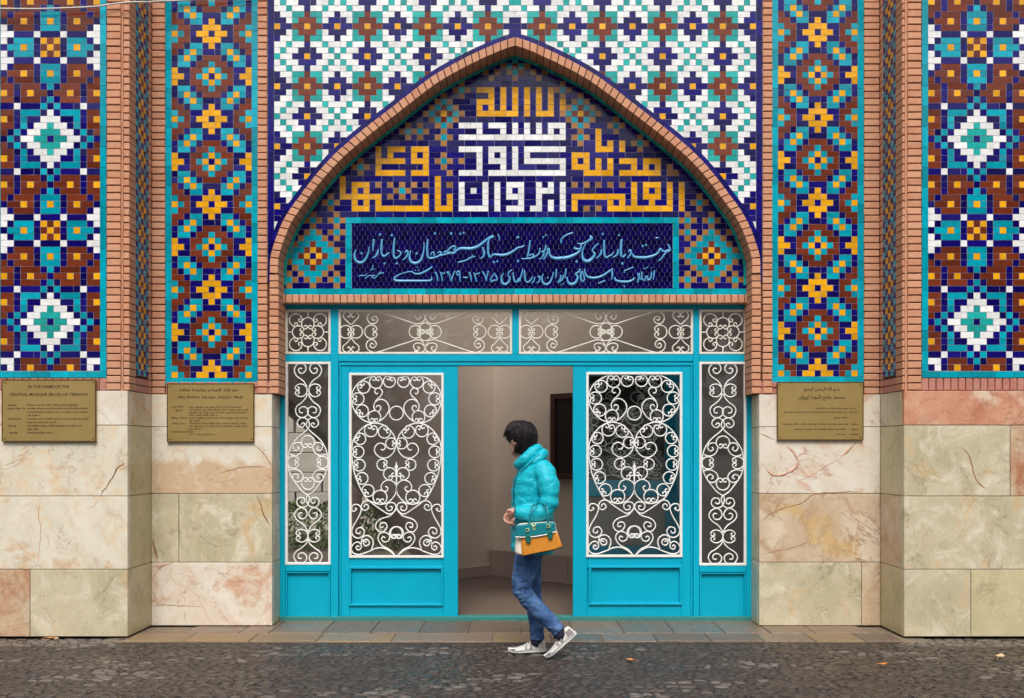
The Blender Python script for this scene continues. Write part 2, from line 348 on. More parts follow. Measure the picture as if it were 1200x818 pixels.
# ------------------------------------------------------------------ mosaics
def frustum(bm, x0, x1, z0, z1, yf, yb, ins, mi=0, tilt=0.0):
    """one glazed tile: front face at yf, arrises of width ins, edges back to yb."""
    t1, t2 = (rnd.uniform(-tilt, tilt), rnd.uniform(-tilt, tilt)) if tilt else (0, 0)
    A = [bm.verts.new((x, yf+t1*sx+t2*sz, z)) for x, z, sx, sz in ((x0+ins, z0+ins, -1, -1), (x1-ins, z0+ins, 1, -1), (x1-ins, z1-ins, 1, 1), (x0+ins, z1-ins, -1, 1))]
    B = [bm.verts.new((x, yb, z)) for x, z in ((x0, z0), (x1, z0), (x1, z1), (x0, z1))]
    bm.faces.new(A).material_index = mi
    for i in range(4): bm.faces.new((A[i], B[i], B[(i+1) % 4], A[(i+1) % 4])).material_index = mi
TILEM = {}
def tile_mesh(wd, ht, ch, var):
    k = (round(wd, 4), round(ht, 4), ch, var)
    if k not in TILEM:
        bm = bmesh.new(); frustum(bm, -wd/2, wd/2, -ht/2, ht/2, 0.0, 0.006, 0.0008, 0, 0.0008)
        TILEM[k] = to_mesh('tile', bm, CM[ch])
    return TILEM[k]
GAP = 0.0016
def lay(panel, cells, x0, cw, zc, rh, Y, maxrun=3, limit=300, zlim=5.2, xlim=(-9, 9)):
    """cells: {(row, col): letter}. Runs of one colour along a row become one tile. The largest are objects, the rest one mesh."""
    rows = {}
    for (r, c), ch in cells.items(): rows.setdefault(r, {})[c] = ch
    runs = []
    for r in sorted(rows):
        cs = sorted(rows[r]); i = 0
        while i < len(cs):
            j = i
            mr = maxrun if (r*7+cs[i]*3) % 4 else max(2, maxrun-1)
            while j+1 < len(cs) and cs[j+1] == cs[j]+1 and rows[r][cs[j+1]] == rows[r][cs[i]] and j-i+1 < mr: j += 1
            runs.append((r, cs[i], j-i+1, rows[r][cs[i]])); i = j+1
    def vis(q):
        z = zc(q[0]); x = x0+(q[1]+q[2]/2)*cw
        return q[2]+(0 if (z < zlim and xlim[0] < x < xlim[1]) else -10)+0.2*(z < 3.5)
    runs.sort(key=vis, reverse=True)
    keys = 'NTGBYWO'
    bm = bmesh.new(); cnt = 0
    for k, (r, c, n, ch) in enumerate(runs):
        wd, ht = n*cw-GAP, rh-GAP; cx = x0+(c+n/2)*cw; cz = zc(r)
        if k < limit:
            link('tile', tile_mesh(wd, ht, ch, (r*3+c*5) % 9), panel, (cx, Y, cz)); cnt += 1
        else:
            frustum(bm, cx-wd/2, cx+wd/2, cz-ht/2, cz+ht/2, Y, Y+0.006, 0.0008, keys.index(ch), 0.0008)
    if len(runs) > limit:
        o = link('small_tiles', to_mesh('small_tiles', bm, *[CM[k] for k in keys], recalc=False), panel)
        o.location = -WLOC[panel]; o['kind'] = 'stuff'
    else: bm.free()
def border(panel, x0, x1, z0, z1, Y, n, horizontal, ch='T'):
    L = (x1-x0) if horizontal else (z1-z0)
    for i in range(n):
        a, b_ = i/n, (i+1)/n
        if horizontal: wd, ht, cx, cz = L/n-GAP*0.6, z1-z0-GAP*0.4, x0+L*(a+b_)/2, (z0+z1)/2
        else: wd, ht, cx, cz = x1-x0-GAP*0.4, L/n-GAP*0.6, (x0+x1)/2, z0+L*(a+b_)/2
        link('border_tile', tile_mesh(wd, ht, ch, i % 3), panel, (cx, Y-0.003, cz))

STAR = ['NTTYTNBY', 'WNTTTNYB', 'WWNNNWNN', 'WNBBBNTT', 'NBBYBNTY', 'BNBBBNTT', 'BBNBBBNT', 'YBNBYBBN',
        'BBNBBBNT', 'NNWNNNTN', 'BBNTTTNW', 'YBNTNNWW', 'BBNTNWWG', 'BNTNWWGG', 'NTNWWGGN']      # rows 0..14 from the checker square to the white diamond
FLOW = ['YTBNYYN', 'TBBNNYY', 'BBNTTNY', 'BNTYTNN', 'NTYTNBB', 'NTTNBBT', 'YNNBBTY', 'YYNBTYN']
def star(r, c):                                       # r counts from a diamond row
    q = abs(((r+14) % 28)-14); s = STAR[14-q]
    return s[c] if c < 8 else s[14-c]
def flow(r, c):
    q = abs(((r+7) % 14)-7); s = FLOW[q]
    return s[c] if c < 7 else s[12-c]

BRP = 0.0578                                          # brick course
def bricks(parent, x0, x1, yf, depth, z0, z1, mat='brick_clay', name='brick', jit=0.003):
    n = int(round((z1-z0)/BRP)); pitch = (z1-z0)/n
    for i in range(n):
        h = pitch-0.0085
        c = ((x0+x1)/2+rnd.uniform(-jit, jit)*0.5, yf+depth/2+rnd.uniform(-jit, jit), z0+(i+0.5)*pitch)
        part(name, parent, c, (abs(x1-x0), depth, h), mat, 0.004, (0, rnd.uniform(-.008, .008), rnd.uniform(-.012, .012)))
def slab(parent, x0, x1, yf, z0, z1, mat, depth=0.05, g=0.0022):
    c, s = span(x0+g, x1-g, yf, yf+depth, z0+g, z1-g)
    return part('marble_slab', parent, c, s, mat, 0.003)
def side_slab(parent, X, sgn, y0, y1, z0, z1, mat, g=0.0022):
    """slab on a return face at x=X; sgn=+1 when the face looks to +x."""
    bm = bmesh.new(); L = (y1-y0)-2*g
    box(bm, (0, 0, 0), (L, 0.05, (z1-z0)-2*g), 0, 0.003)
    o = link('marble_slab', to_mesh('marble_slab', bm, mat), parent, (X-sgn*0.025, (y0+y1)/2, (z0+z1)/2))
    o.rotation_euler = (0, 0, R(90)*sgn); return o

ZT = 5.62                                             # walls stop here, above the frame
ZM = 1.935                                            # top of the marble
JZ = [0.0, 0.53, 1.105, 1.662, ZM]                    # marble courses

def vein(slab_o, pts, Y, w=0.007, mat='vein_rust'):
    bm = bmesh.new(); q = catmull([Vector((p[0], p[1], 0)) for p in pts], 7)
    q2 = []; ws = []
    for i, p in enumerate(q):
        j = noise.noise(Vector((p.x*0.35, p.y*0.35, 3.1)))
        q2.append((PX(p.x+j*1.4, Y)-WLOC[slab_o].x, PZ(p.y+j*1.1, Y)-WLOC[slab_o].z))
        e = min(1, min(i, len(q)-1-i)/5+0.15); ws.append(w*e*(0.65+0.6*abs(noise.noise(Vector((p.x*.2, p.y*.2, 9))))))
    ribbon(bm, q2, Y-0.0004-WLOC[slab_o].y, Y+0.004-WLOC[slab_o].y, ws)
    link('vein', to_mesh('vein', bm, mat), slab_o, WLOC[slab_o])

# ---- the two projecting piers
def pier(sgn, label, xi, panel_x, cw, mats):
    """sgn=-1 left, +1 right; xi = inner corner X (metres); panel_x = left edge of the tile field (px)."""
    t = thing('facade_pier', label, 'pier', (xi+sgn*0.6, FP+0.25, 0))
    xo = sgn*4.42
    xb = xi+sgn*0.02
    # core
    c, s = span(xb, xo, FP+0.03, FP+0.60, 0, ZT); part('wall_core', t, c, s, 'mortar')
    # mosaic panel on the front
    x0 = PX(panel_x, FP); cwm = cw*FP/F; rh = 7.66*FP/F; x1 = x0+15*cwm
    bw = 7.4*FP/F
    zbot = PZ(435.2, FP)
    pc, ps = span(x0-bw, x1+bw, FP+0.0018, FP+0.028, zbot-bw, ZT)
    pan = part('mosaic_panel', t, pc, ps, 'grout')
    cells = {}
    for r in range(-75, 8):
        zr = PZ(377.2, FP)-r*rh
        if zr > ZT-0.03 or zr < zbot: continue
        for cc in range(15):
            cells[(r, cc)] = star(r, cc)
    for cc in range(15):                              # the two last courses differ
        m = cc if cc < 8 else 14-cc
        cells[(6, cc)] = 'WWNBBBNT'[m]; cells[(7, cc)] = 'NWNBYBBN'[m]
    lay(pan, cells, x0, cwm, lambda r: PZ(377.2, FP)-r*rh, rh, FP)
    border(pan, x0-bw, x1+bw, zbot-bw, zbot, FP, 6, True)
    for xa in (x0-bw, x1): border(pan, xa, xa+bw, zbot, ZT, FP, 22, False)
    # bricks: a proud column beside the panel, a second one stepped back that turns the corner
    pe = (x1+bw) if sgn < 0 else (x0-bw)              # panel edge towards the entrance
    a = pe-sgn*0.004; b_ = PX(141.5 if sgn < 0 else 1063.5, FP)
    bricks(t, a, b_, FP-0.006, 0.10, ZM+0.002, ZT)
    bricks(t, b_-sgn*0.012, xi, FP+0.016, 0.13, ZM+0.002, ZT)
    c, s = span(b_, b_-sgn*0.014, FP+0.01, FP+0.08, ZM, ZT); part('brick_fillet', t, c, s, 'brick_clay')
    # soldier course below the panel
    xa, xz = sorted((pe-sgn*0.002, xo)); n = int((xz-xa)/BRP)
    for i in range(n):
        part('brick', t, (xa+(i+.5)*(xz-xa)/n, FP+0.045, (ZM+zbot-bw)/2), ((xz-xa)/n-0.006, 0.09, zbot-bw-ZM-0.006), 'brick_red', 0.004, (0, rnd.uniform(-.01, .01), rnd.uniform(-.01, .01)))
    # return face: brick, chequered tile strip, brick
    ya, yb = FP+0.155, FP+0.425
    sp = bmesh.new(); cs = 0.0515; zb0 = PZ(441, FP+0.3)
    bm2 = bmesh.new(); box(bm2, (xi+sgn*0.012, (ya+yb)/2, (zb0+ZT)/2), (0.016, yb-ya, ZT-zb0))
    strip = link('chequered_strip', to_mesh('chequered_strip', bm2, 'grout'), t); strip.location = -WLOC[t]
    CH = ['NTNTN', 'TNYNT', 'NYBYN', 'TNYNT']; keys = 'NTGBYWO'; y_w = (yb-ya)/5
    smalls = 0
    for r in range(int((ZT-zb0)/cs)):
        for k in range(5):
            ch = CH[r % 4][k]; X = xi+sgn*0.003
            z0_, z1_ = zb0+r*cs+0.0012, zb0+(r+1)*cs-0.0012; y0_, y1_ = ya+k*y_w+0.0012, ya+(k+1)*y_w-0.0012
            dx = rnd.uniform(-.0006, .0006)
            A = [sp.verts.new((X+dx, y, z)) for y, z in ((y0_+.0015, z0_+.0015), (y1_-.0015, z0_+.0015), (y1_-.0015, z1_-.0015), (y0_+.0015, z1_-.0015))]
            B = [sp.verts.new((X+sgn*0.006, y, z)) for y, z in ((y0_, z0_), (y1_, z0_), (y1_, z1_), (y0_, z1_))]
            fs = [sp.faces.new(A)]+[sp.faces.new((A[i], B[i], B[(i+1) % 4], A[(i+1) % 4])) for i in range(4)]
            for f in fs: f.material_index = keys.index(ch)
    o = link('small_tiles', to_mesh('small_tiles', sp, *[CM[k] for k in keys]), strip); o.location = -WLOC[strip]; o['kind'] = 'stuff'
    WLOC[strip] = Vector((0, 0, 0))
    n = int((ZT-ZM)/BRP)
    for i in range(n):
        part('brick', t, (xi+sgn*0.03, (yb+RP)/2, ZM+(i+.5)*BRP), (0.06+rnd.uniform(-.002, .002), RP-yb, BRP-0.0085), 'brick_clay')
        if ZM+(i+1)*BRP < zb0+.01: part('brick', t, (xi+sgn*0.03, (ya+yb)/2, ZM+(i+.5)*BRP), (0.06, yb-ya-.004, BRP-0.0085), 'brick_red')
    # marble
    so = {}
    for k in range(4):
        xs = [xi]+[PX(p, FP) for p in mats[k][1]]+[xo]
        for j in range(len(xs)-1):
            x_a, x_b = sorted((xs[j], xs[j+1]))
            so[(k, j)] = slab(t, x_a, x_b, FP-0.012, JZ[k], JZ[k+1], mats[k][0][j])
        side_slab(t, xi, -sgn, FP-0.012+0.052, RP+0.02, JZ[k], JZ[k+1], mats[k][2])
    return t, so
# X of the inner corners
XL, XR = PX(150.5, FP), PX(1058.5, FP)
tl, sl = pier(-1, 'projecting pier at the far left with a star mosaic and an English plaque below', XL, 0.6, 7.78,
     [(['marble_green', 'marble_rust'], [36], 'marble_olive'), (['marble_cream'], [], 'marble_olive'),
      (['marble_cream'], [], 'marble_olive'), (['marble_pale'], [], 'marble_tan')])
vein(sl[(2, 0)], [(117, 581), (125, 570), (133, 557), (140, 547), (148, 542)], FP-0.012, 0.012)
vein(sl[(2, 0)], [(129, 566), (135, 553), (141, 546)], FP-0.012, 0.006)
vein(sl[(1, 0)], [(47, 586), (45, 607), (48, 617), (46, 640), (45, 664)], FP-0.012, 0.008, 'vein_salmon')
vein(sl[(1, 0)], [(48, 617), (56, 630), (58, 642)], FP-0.012, 0.004, 'vein_salmon')
vein(sl[(1, 0)], [(117, 585), (110, 592), (100, 597)], FP-0.012, 0.005, 'vein_salmon')
tr_, sr = pier(1, 'projecting pier at the far right with a star mosaic and a salmon marble band', XR, 1087.6, 7.63,
     [(['marble_green', 'marble_olive'], [1137], 'marble_olive'), (['marble_green'], [], 'marble_tan'),
      (['marble_green', 'marble_rust'], [1183], 'marble_olive'), (['marble_salmon'], [], 'marble_green')])
vein(sr[(2, 0)], [(1126, 523), (1136, 535), (1141, 555), (1147, 566), (1158, 575)], FP-0.012, 0.012)

# ---- recessed bays between the piers and the entrance
def bay(sgn, label, x_out, x_in, panel_x, cw, mats, colpx):
    t = thing('recessed_bay', label, 'wall', ((x_out+x_in)/2, RP+0.2, 0))
    xa, xb = sorted((x_out, x_in))
    c, s = span(x_out, x_in+sgn*0.02, RP+0.03, RP+0.26, 0, ZT); part('wall_core', t, c, s, 'mortar')
    x0 = PX(panel_x, RP); cwm = cw*RP/F; rh = 7.14*RP/F; x1 = x0+13*cwm; bw = 7.2*RP/F
    zref = PZ(439.4 if sgn < 0 else 437.6, RP)
    zbot = zref-rh/2
    pc, ps = span(x0-bw, x1+bw, RP+0.0018, RP+0.028, zbot-bw, ZT); pan = part('mosaic_panel', t, pc, ps, 'grout')
    cells = {}
    for r in range(-75, 1):
        zr = zref-r*rh
        if zr > ZT-0.03: continue
        for cc in range(13): cells[(r, cc)] = flow(r, cc)
    lay(pan, cells, x0, cwm, lambda r: zref-r*rh, rh, RP)
    border(pan, x0-bw, x1+bw, zbot-bw, zbot, RP, 5, True)
    for xq in (x0-bw, x1): border(pan, xq, xq+bw, zbot, ZT, RP, 22, False)
    a, b_ = sorted((x_out, (x0-bw) if sgn < 0 else (x1+bw)))
    bricks(t, a+0.003, b_-0.004, RP-0.004, 0.10, ZM+0.002, ZT)
    n = 8; xs0, xs1 = (x0-bw, x_in) if sgn < 0 else (x_in, x1+bw)
    for k in range(2):
        for i in range(n):
            part('brick', t, (xs0+(i+.5)*(xs1-xs0)/n, RP+0.046, ZM+(k+.5)*0.0545), ((xs1-xs0)/n-0.007, 0.10, 0.0545-0.008), 'brick_red', 0.004)
    so = {}
    for k in range(4):
        xs = [x_out]+[PX(p, RP) for p in mats[k][1]]+[x_in]
        for j in range(len(xs)-1):
            p, q = sorted((xs[j], xs[j+1])); so[(k, j)] = slab(t, p, q, RP-0.012, JZ[k], JZ[k+1], mats[k][0][j])
        side_slab(t, x_in, -sgn, RP-0.012+0.052, DP+0.02, JZ[k], JZ[k+1], mats[k][2])
    return t, so
XJL, XJR = PX(319.5, RP), PX(889.0, RP)
tbl, bl = bay(-1, 'recessed bay left of the entrance with yellow flower mosaic and banded cream marble', XL, XJL, 202.0-0.9, 7.22,
    [(['marble_pale'], [], 'marble_olive'), (['marble_green', 'marble_green'], [210], 'marble_tan'),
     (['marble_band'], [], 'marble_tan'), (['marble_cream'], [], 'marble_tan')], None)
Y_ = RP-0.012
vein(bl[(2, 0)], [(257, 554), (270, 551), (283, 547.5), (298, 547), (312, 546)], Y_, 0.010)
vein(bl[(2, 0)], [(296, 520), (308, 530), (316, 542), (319, 548)], Y_, 0.008)
vein(bl[(1, 1)], [(300, 580), (306, 592), (309, 603), (317, 617)], Y_, 0.016)
vein(bl[(0, 0)], [(178, 664), (190, 663), (203, 659)], Y_, 0.016, 'vein_salmon')
vein(bl[(0, 0)], [(178, 710), (195, 709), (212, 710), (240, 711)], Y_, 0.008)
vein(bl[(0, 0)], [(195, 668), (206, 682), (226, 694), (236, 708), (245, 726), (250, 732)], Y_, 0.005, 'vein_salmon')
vein(bl[(1, 0)], [(179, 630), (181, 642), (185, 656)], Y_, 0.022)
tbr, br = bay(1, 'recessed bay right of the entrance with yellow flower mosaic and red veined marble', XR, XJR, 911.7, 7.18,
    [(['marble_tan', 'marble_green'], [1009], 'marble_green'), (['marble_tan'], [], 'marble_olive'),
     (['marble_pale'], [], 'marble_olive'), (['marble_pale'], [], 'marble_olive')], None)
vein(br[(1, 0)], [(891, 612), (903, 602), (920, 595), (940, 589), (955, 579), (985, 577), (1010, 576)], Y_, 0.011)
vein(br[(1, 0)], [(893, 650), (908, 646), (920, 644), (935, 640), (950, 634)], Y_, 0.008)
vein(br[(1, 0)], [(905, 647), (910, 639), (914, 632)], Y_, 0.006)
vein(br[(2, 0)], [(897, 549), (908, 557), (925, 553), (935, 543), (930, 530), (921, 522)], Y_, 0.028, 'vein_salmon')
vein(br[(2, 0)], [(932, 537), (944, 528), (940, 521)], Y_, 0.018, 'vein_salmon')
vein(br[(2, 0)], [(930, 566), (950, 557), (968, 546), (985, 538)], Y_, 0.010, 'vein_salmon')
vein(br[(2, 0)], [(985, 535), (995, 527), (1003, 519)], Y_, 0.026, 'vein_salmon')
vein(br[(2, 0)], [(889, 507), (898, 511), (909, 516)], Y_, 0.010)

# ------------------------------------------------------------------ the arch
AX = 603.7
HALF = [(317.3, 330), (317.3, 304), (321.5, 288), (326.5, 273.5), (333.0, 258.5), (342.3, 243.5), (352.6, 229.5), (368.5, 208.5), (388.7, 185.5),
        (407, 168.5), (426.0, 152.8), (445, 138.0), (464, 123.4), (484, 107.6), (504, 92.6), (523, 80.8), (542, 70.6), (558, 62.8), (574, 55.4), (589, 49.4), (603.7, 44.6)]
def resample(pts, step):
    out_ = [pts[0]]; acc = 0.0
    for a, c in zip(pts, pts[1:]):
        d = (c-a).length
        while acc+d >= step:
            t = (step-acc)/d; a = a+(c-a)*t; out_.append(a); d = (c-a).length; acc = 0.0
        acc += d
    return out_
HC = catmull([Vector((p[0], p[1])) for p in HALF], 10)
def offs(pts, d, x_end=AX):
    """offset of the left half curve, d px to the inside of the arch; clipped at the axis."""
    o = []
    for i, p in enumerate(pts):
        a, c = pts[max(0, i-1)], pts[min(len(pts)-1, i+1)]; t = (c-a).normalized(); n = Vector((-t.y, t.x))
        if n.x < 0 and n.y < 0: n = -n
        if n.x < 0: n = -n
        q = p+n*d
        if q.x < x_end: o.append(q)
    if d >= 0 or True:
        e = o[-1]; pz = o[-2]; sl_ = (e.y-pz.y)/max(1e-6, (e.x-pz.x)); o.append(Vector((x_end, e.y+sl_*(x_end-e.x))))
    return o
def full(half):                                       # left half + mirrored right half, in px
    return half+[Vector((2*AX-p.x, p.y)) for p in half[-2::-1]]
def wz(pts, Y): return [Vector((PX(p.x, Y), PZ(p.y, Y))) for p in pts]
def ypx_of(x, half):                                  # height of the half curve at column x (px)
    x = x if x <= AX else 2*AX-x
    for a, c in zip(half, half[1:]):
        if a.x <= x <= c.x and c.x > a.x: return a.y+(c.y-a.y)*(x-a.x)/(c.x-a.x)
    return 900.0 if x < half[0].x else half[-1].y
H_OUT = offs(HC, -6.2); H_MID = offs(HC, -0.2); H_IN = offs(HC, 9.6)
aw = thing('entrance_arch_wall', 'white and turquoise star mosaic wall with a pointed brick arch over the doors', 'wall', (0, RP+0.1, 0))
# backing of the spandrel with the arch opening, solid 0.16 m
def spandrel_poly(half, Y, xl, xr, ztop):
    pts = wz(full(half), Y)
    return [Vector((xl, pts[0].y)), *pts, Vector((xr, pts[-1].y)), Vector((xr, ztop)), Vector((xl, ztop))]
bm = bmesh.new()
hm = resample(offs(HC, 4), 4.0); hm.append(offs(HC, 4)[-1]); ptsw = wz(full(hm), RP)
xl_, xr_ = PX(302, RP), PX(905, RP)
def strip_wall(bm, pts, xl, xr, ztop, y0, y1):
    q = [Vector((xl, pts[0].y))]+pts+[Vector((xr, pts[-1].y))]
    prev = None
    for p in q:
        cur = [bm.verts.new((p.x, y, z)) for y in (y0, y1) for z in (p.y, ztop)]
        if prev:
            a, b_, c, d = prev; e, f, g, h = cur
            for fc in ((a, b_, f, e), (c, g, h, d), (a, e, g, c), (b_, d, h, f)): bm.faces.new(fc)
        prev = cur
strip_wall(bm, ptsw, xl_, xr_, ZT, RP-0.0012, RP+0.15)
o = link('spandrel_panel', to_mesh('spandrel_panel', bm, 'grout'), aw); o.location = -WLOC[aw]; WLOC[o] = Vector((0, 0, 0)); span_o = o
# side legs of the wall behind the brick columns
for xa, xb in ((PX(302, RP), PX(326, RP)), (PX(881.5, RP), PX(905, RP))):
    c, s = span(xa, xb, RP+0.02, RP+0.24, ZM, ptsw[0].y+0.02); part('wall_core', aw, c, s, 'mortar')
SP = ['YNNBBY', 'NNWTBB', 'NWWTTB', 'WWTWWN', 'WTWWNN', 'TWWNNY']
def spandrel(r, c):                                   # c counts from the left edge, 0..79
    d = c if c < 40 else 79-c
    q = d % 10; q = q if q <= 5 else 10-q
    rr = abs(((r+5) % 10)-5)
    return SP[rr][q].replace('T', 'G')
cw = 564.6/80*RP/F; rh = 7.03*RP/F; x0 = PX(321.3, RP)
cells = {}
for r in range(-9, 44):
    yc = 31.0+7.03*r
    if PZ(yc, RP) > ZT-0.03: continue
    for c in range(80):
        xpx = 321.3+564.6/80*(c+.5)
        # keep the cell unless it lies wholly under the arch band
        ok_ = False
        for dx in (-3.5, 3.5):
            if yc-3.5 < ypx_of(xpx+dx, H_OUT)+4.5: ok_ = True
        if ok_: cells[(r, c)] = spandrel(r, c)
lay(span_o, cells, x0, cw, lambda r: PZ(31.0+7.03*r, RP), rh, RP-0.003)
# navy strips along both sides and the navy band over the arch
for xa, xb in ((313.9, 321.0), (886.2, 893.2)):
    border(span_o, PX(xa, RP), PX(xb, RP), PZ(331, RP), ZT, RP-0.001, 20, False, 'N')
bo, bi = H_OUT, offs(HC, 1.0)
def pair_curve(ha, hb, n):
    def rs(h):
        L = [0]
        for a, c in zip(h, h[1:]): L.append(L[-1]+(c-a).length)
        o = []
        for k in range(n+1):
            t = L[-1]*k/n; i = 0
            while i < len(L)-2 and L[i+1] < t: i += 1
            f = (t-L[i])/max(1e-9, L[i+1]-L[i]); o.append(h[i]+(h[i+1]-h[i])*f)
        return o
    return rs(ha), rs(hb)
A_, B_ = pair_curve(bo, bi, 44)
for m in (0, 1):
    for k in range(0, 44):
        q = [A_[k], A_[k+1], B_[k+1], B_[k]]
        if q[0].y > 318: continue
        if m: q = [Vector((2*AX-p.x, p.y)) for p in q][::-1]
        cx = sum(p.x for p in q)/4; cy = sum(p.y for p in q)/4
        if min(p.x for p in q) < 314 or max(p.x for p in q) > 893.5:
            q = [Vector((min(893, max(314.5, p.x)), p.y)) for p in q]
        q = [Vector((cx+(p.x-cx)*0.985, cy+(p.y-cy)*0.985)) for p in q]
        ctr = P(cx, cy, RP); bm = bmesh.new()
        prism(bm, [(PX(p.x, RP)-ctr.x, PZ(p.y, RP)-ctr.z) for p in q], -0.006, 0.004)
        link('band_tile', to_mesh('band_tile', bm, 'glaze_navy'), span_o, ctr)
# voussoir bricks of the arch ring, down to the springing
bm = bmesh.new()
ho, hi = wz(full(H_MID), RP), wz(full(H_IN), RP)
NV = 46
A_, B_ = pair_curve(H_MID, H_IN, NV)
ring = bmesh.new()
fo = wz(full(A_), RP); fi = wz(full(B_), RP)
prev = None
for a, c in zip(fo, fi):
    a2 = a+(c-a)*0.04; c2 = a+(c-a)*0.96
    cur = [ring.verts.new((a2.x, RP-0.008, a2.y)), ring.verts.new((c2.x, RP-0.008, c2.y)), ring.verts.new((c2.x, TP+0.02, c2.y)), ring.verts.new((a2.x, TP+0.02, a2.y))]
    if prev:
        for i in range(4): ring.faces.new((prev[i], prev[(i+1) % 4], cur[(i+1) % 4], cur[i]))
    prev = cur
arch = link('arch_ring', to_mesh('arch_ring', ring, 'mortar'), aw); arch.location = -WLOC[aw]; WLOC[arch] = Vector((0, 0, 0))
ring_low = 9.0
for m in (0, 1):
    for k in range(NV):
        q = [A_[k], A_[k+1], B_[k+1], B_[k]]
        cx = sum(p.x for p in q)/4; cy = sum(p.y for p in q)/4
        if cy > 322: continue
        ring_low = min(ring_low, min(PZ(p.y, RP) for p in q))
        t = (q[1]-q[0]).normalized()*0.55
        q = [q[0]+t, q[1]-t, q[2]-t, q[3]+t]
        if m: q = [Vector((2*AX-p.x, p.y)) for p in q][::-1]; cx = 2*AX-cx
        ctr = P(cx, cy, RP); bm = bmesh.new()
        pl = [(PX(p.x, RP)-ctr.x, PZ(p.y, RP)-ctr.z) for p in q]; e = rnd.uniform(-.003, .003)
        pin = [(x*0.93, z*0.93) for x, z in pl]
        v0 = [bm.verts.new((x, -0.022+e, z)) for x, z in pin]; v1 = [bm.verts.new((x, -0.018+e, z)) for x, z in pl]; v2 = [bm.verts.new((x, TP-RP-0.004, z)) for x, z in pl]
        bm.faces.new(v0)
        for i in range(4):
            j = (i+1) % 4; bm.faces.new((v0[i], v1[i], v1[j], v0[j])); bm.faces.new((v1[i], v2[i], v2[j], v1[j]))
        bm.faces.new(v2[::-1])
        link('brick', to_mesh('brick', bm, 'brick_clay'), arch, ctr)
# brick columns and jambs
for xa, xb in ((302.6, 313.6), (893.4, 904.4)):
    bricks(aw, PX(xa, RP), PX(xb, RP), RP-0.02, 0.10, ZM+0.002, ZT)
zj = PZ(319, RP); zj0 = ZM+0.002; nj = int((zj-zj0)/BRP); zj1 = zj0+nj*BRP
zj_top = ring_low-0.003
for xa, xb in ((316.2, 326.8), (880.6, 891.2)):
    bricks(aw, PX(xa, RP), PX(xb, RP), RP-0.012, 0.25, zj0, zj_top)

# ---- the tympanum: a recessed mosaic wall under the arch with square kufic lettering
tm = thing('tympanum_wall', 'recessed pointed blue mosaic panel with yellow and white square lettering', 'wall panel', (0, TP+0.06, 2.6))
ti = offs(HC, 8.0)                                    # px on RP; the same world curve is used on TP
edge_w = [p for p in wz(full(ti), RP)]
ZS = PZ(345.5, TP)
def ins_curve(d):                                     # world curve d px further inside, cut at the base
    h = [p for p in offs(HC, d)]
    return h
bm = bmesh.new()
pl = [p for p in edge_w if p.y > ZS]
prism(bm, [(PX(322, RP), ZS)]+[(p.x, p.y) for p in pl]+[(PX(885.4, RP), ZS)], TP+0.0018, TP+0.12)
for f in [f for f in bm.faces if len(f.verts) > 4]: bmesh.ops.triangulate(bm, faces=[f])
tym = link('mosaic_panel', to_mesh('mosaic_panel', bm, 'grout'), tm); tym.location = -WLOC[tm]; WLOC[tym] = Vector((0, 0, 0))
G = {}
def put(r, c, s):
    for i, ch in enumerate(s):
        if ch != '.': G[(r, c+i)] = ch
WHITE = ['WWWWNWWWNWNWNWNWWW', 'NNNWNNNWNWNWNWNWNW', 'WWWWWWWWWWWWWWWWWW', 'NNNNNNNNNNNNNNNNNN', 'WWWWNWWWNWNWWWWWWW', 'NNNWNWNWNWNWNNNNNN',
         'ONNWNWWWNWNWWWWWWW', 'NNNWNNNWNWNNNNNNNW', 'WWWWNWWWWWWWWWWWWW', 'NNNNNNNNNNNNNNNNNN', 'WNNNWNWNWWWNNWNWNW', 'WNWNWNWNWNWNNWWWNW',
         'WNNNWNWNWWWNNWNNNW', 'WNNNWNWNNNWNNWNWNW', 'WWWWWNWNWWWNWWNWNW']
for r, s in enumerate(WHITE): put(r, 0, s)
for r, s in zip(range(-6, -1), ['YYYNYNYNYNYNY', 'NNYNYNYNYNYNY', 'YYYNYNYNYNYNYNY', 'YNYNYNYNYNYNYNY', 'YYYYYYYNYNYYY']): put(r, 3, s)
for r, s in zip(range(4, 9), ['YNYYYNYYY', 'YNYNNNYNY', 'YYYYYNYYY', 'YNNNNNNNY', 'YYYYYNYYY']): put(r, -14, s)
G[(5, -13)] = 'N'
for r, s in zip(range(9, 15), ['Y...............Y', 'Y.YYY...........Y', 'Y.YNY...........Y', 'YYYYYYY.......Y.Y.Y', '..YNY.Y.......Y.Y.Y', '..YYY.YYYYYYYYY.YYY']): put(r, -20, s)
for r, s in [(10, 'O.O.O.O.O'), (11, '...OTO'), (12, '..O.O.O')]: put(r, -14, s)
for r in (8, 10): G[(r, -2)] = 'O'
for r, s in zip(range(1, 9), ['....Y', '....Y', '....Y.Y.Y', '....YYY.Y', 'YYY', 'YNYNYNYNYYYNYYY', 'YYYNYNYNNNYNYNY.O', '..YYYYY.YYYYYYY.OO']): put(r, 19, s)
for r, s in zip(range(10, 15), ['O.O.O.O.O.Y.YYY.Y.Y', '..........Y.YNY.Y.Y', 'YYYYYYYYY.Y.YYY.Y.Y', 'Y.....YNY.Y..Y..Y.Y', 'Y.O.O.YYYYYYYYYYY.Y']): put(r, 19, s)
def cross(r, c):
    for dr, dc, ch in ((0, 0, 'T'), (0, 1, 'O'), (0, -1, 'O'), (1, 0, 'O'), (-1, 0, 'O')):
        if ch == 'T' or (r+dr, c+dc) not in G: G[(r+dr, c+dc)] = ch
for r, c in ((-6, 0), (-6, 17), (7, -17), (6, -3), (0, 26), (3, 30), (13, 40), (13, -22), (1, -9), (1, -7), (16, -21), (16, 38)): cross(r, c)
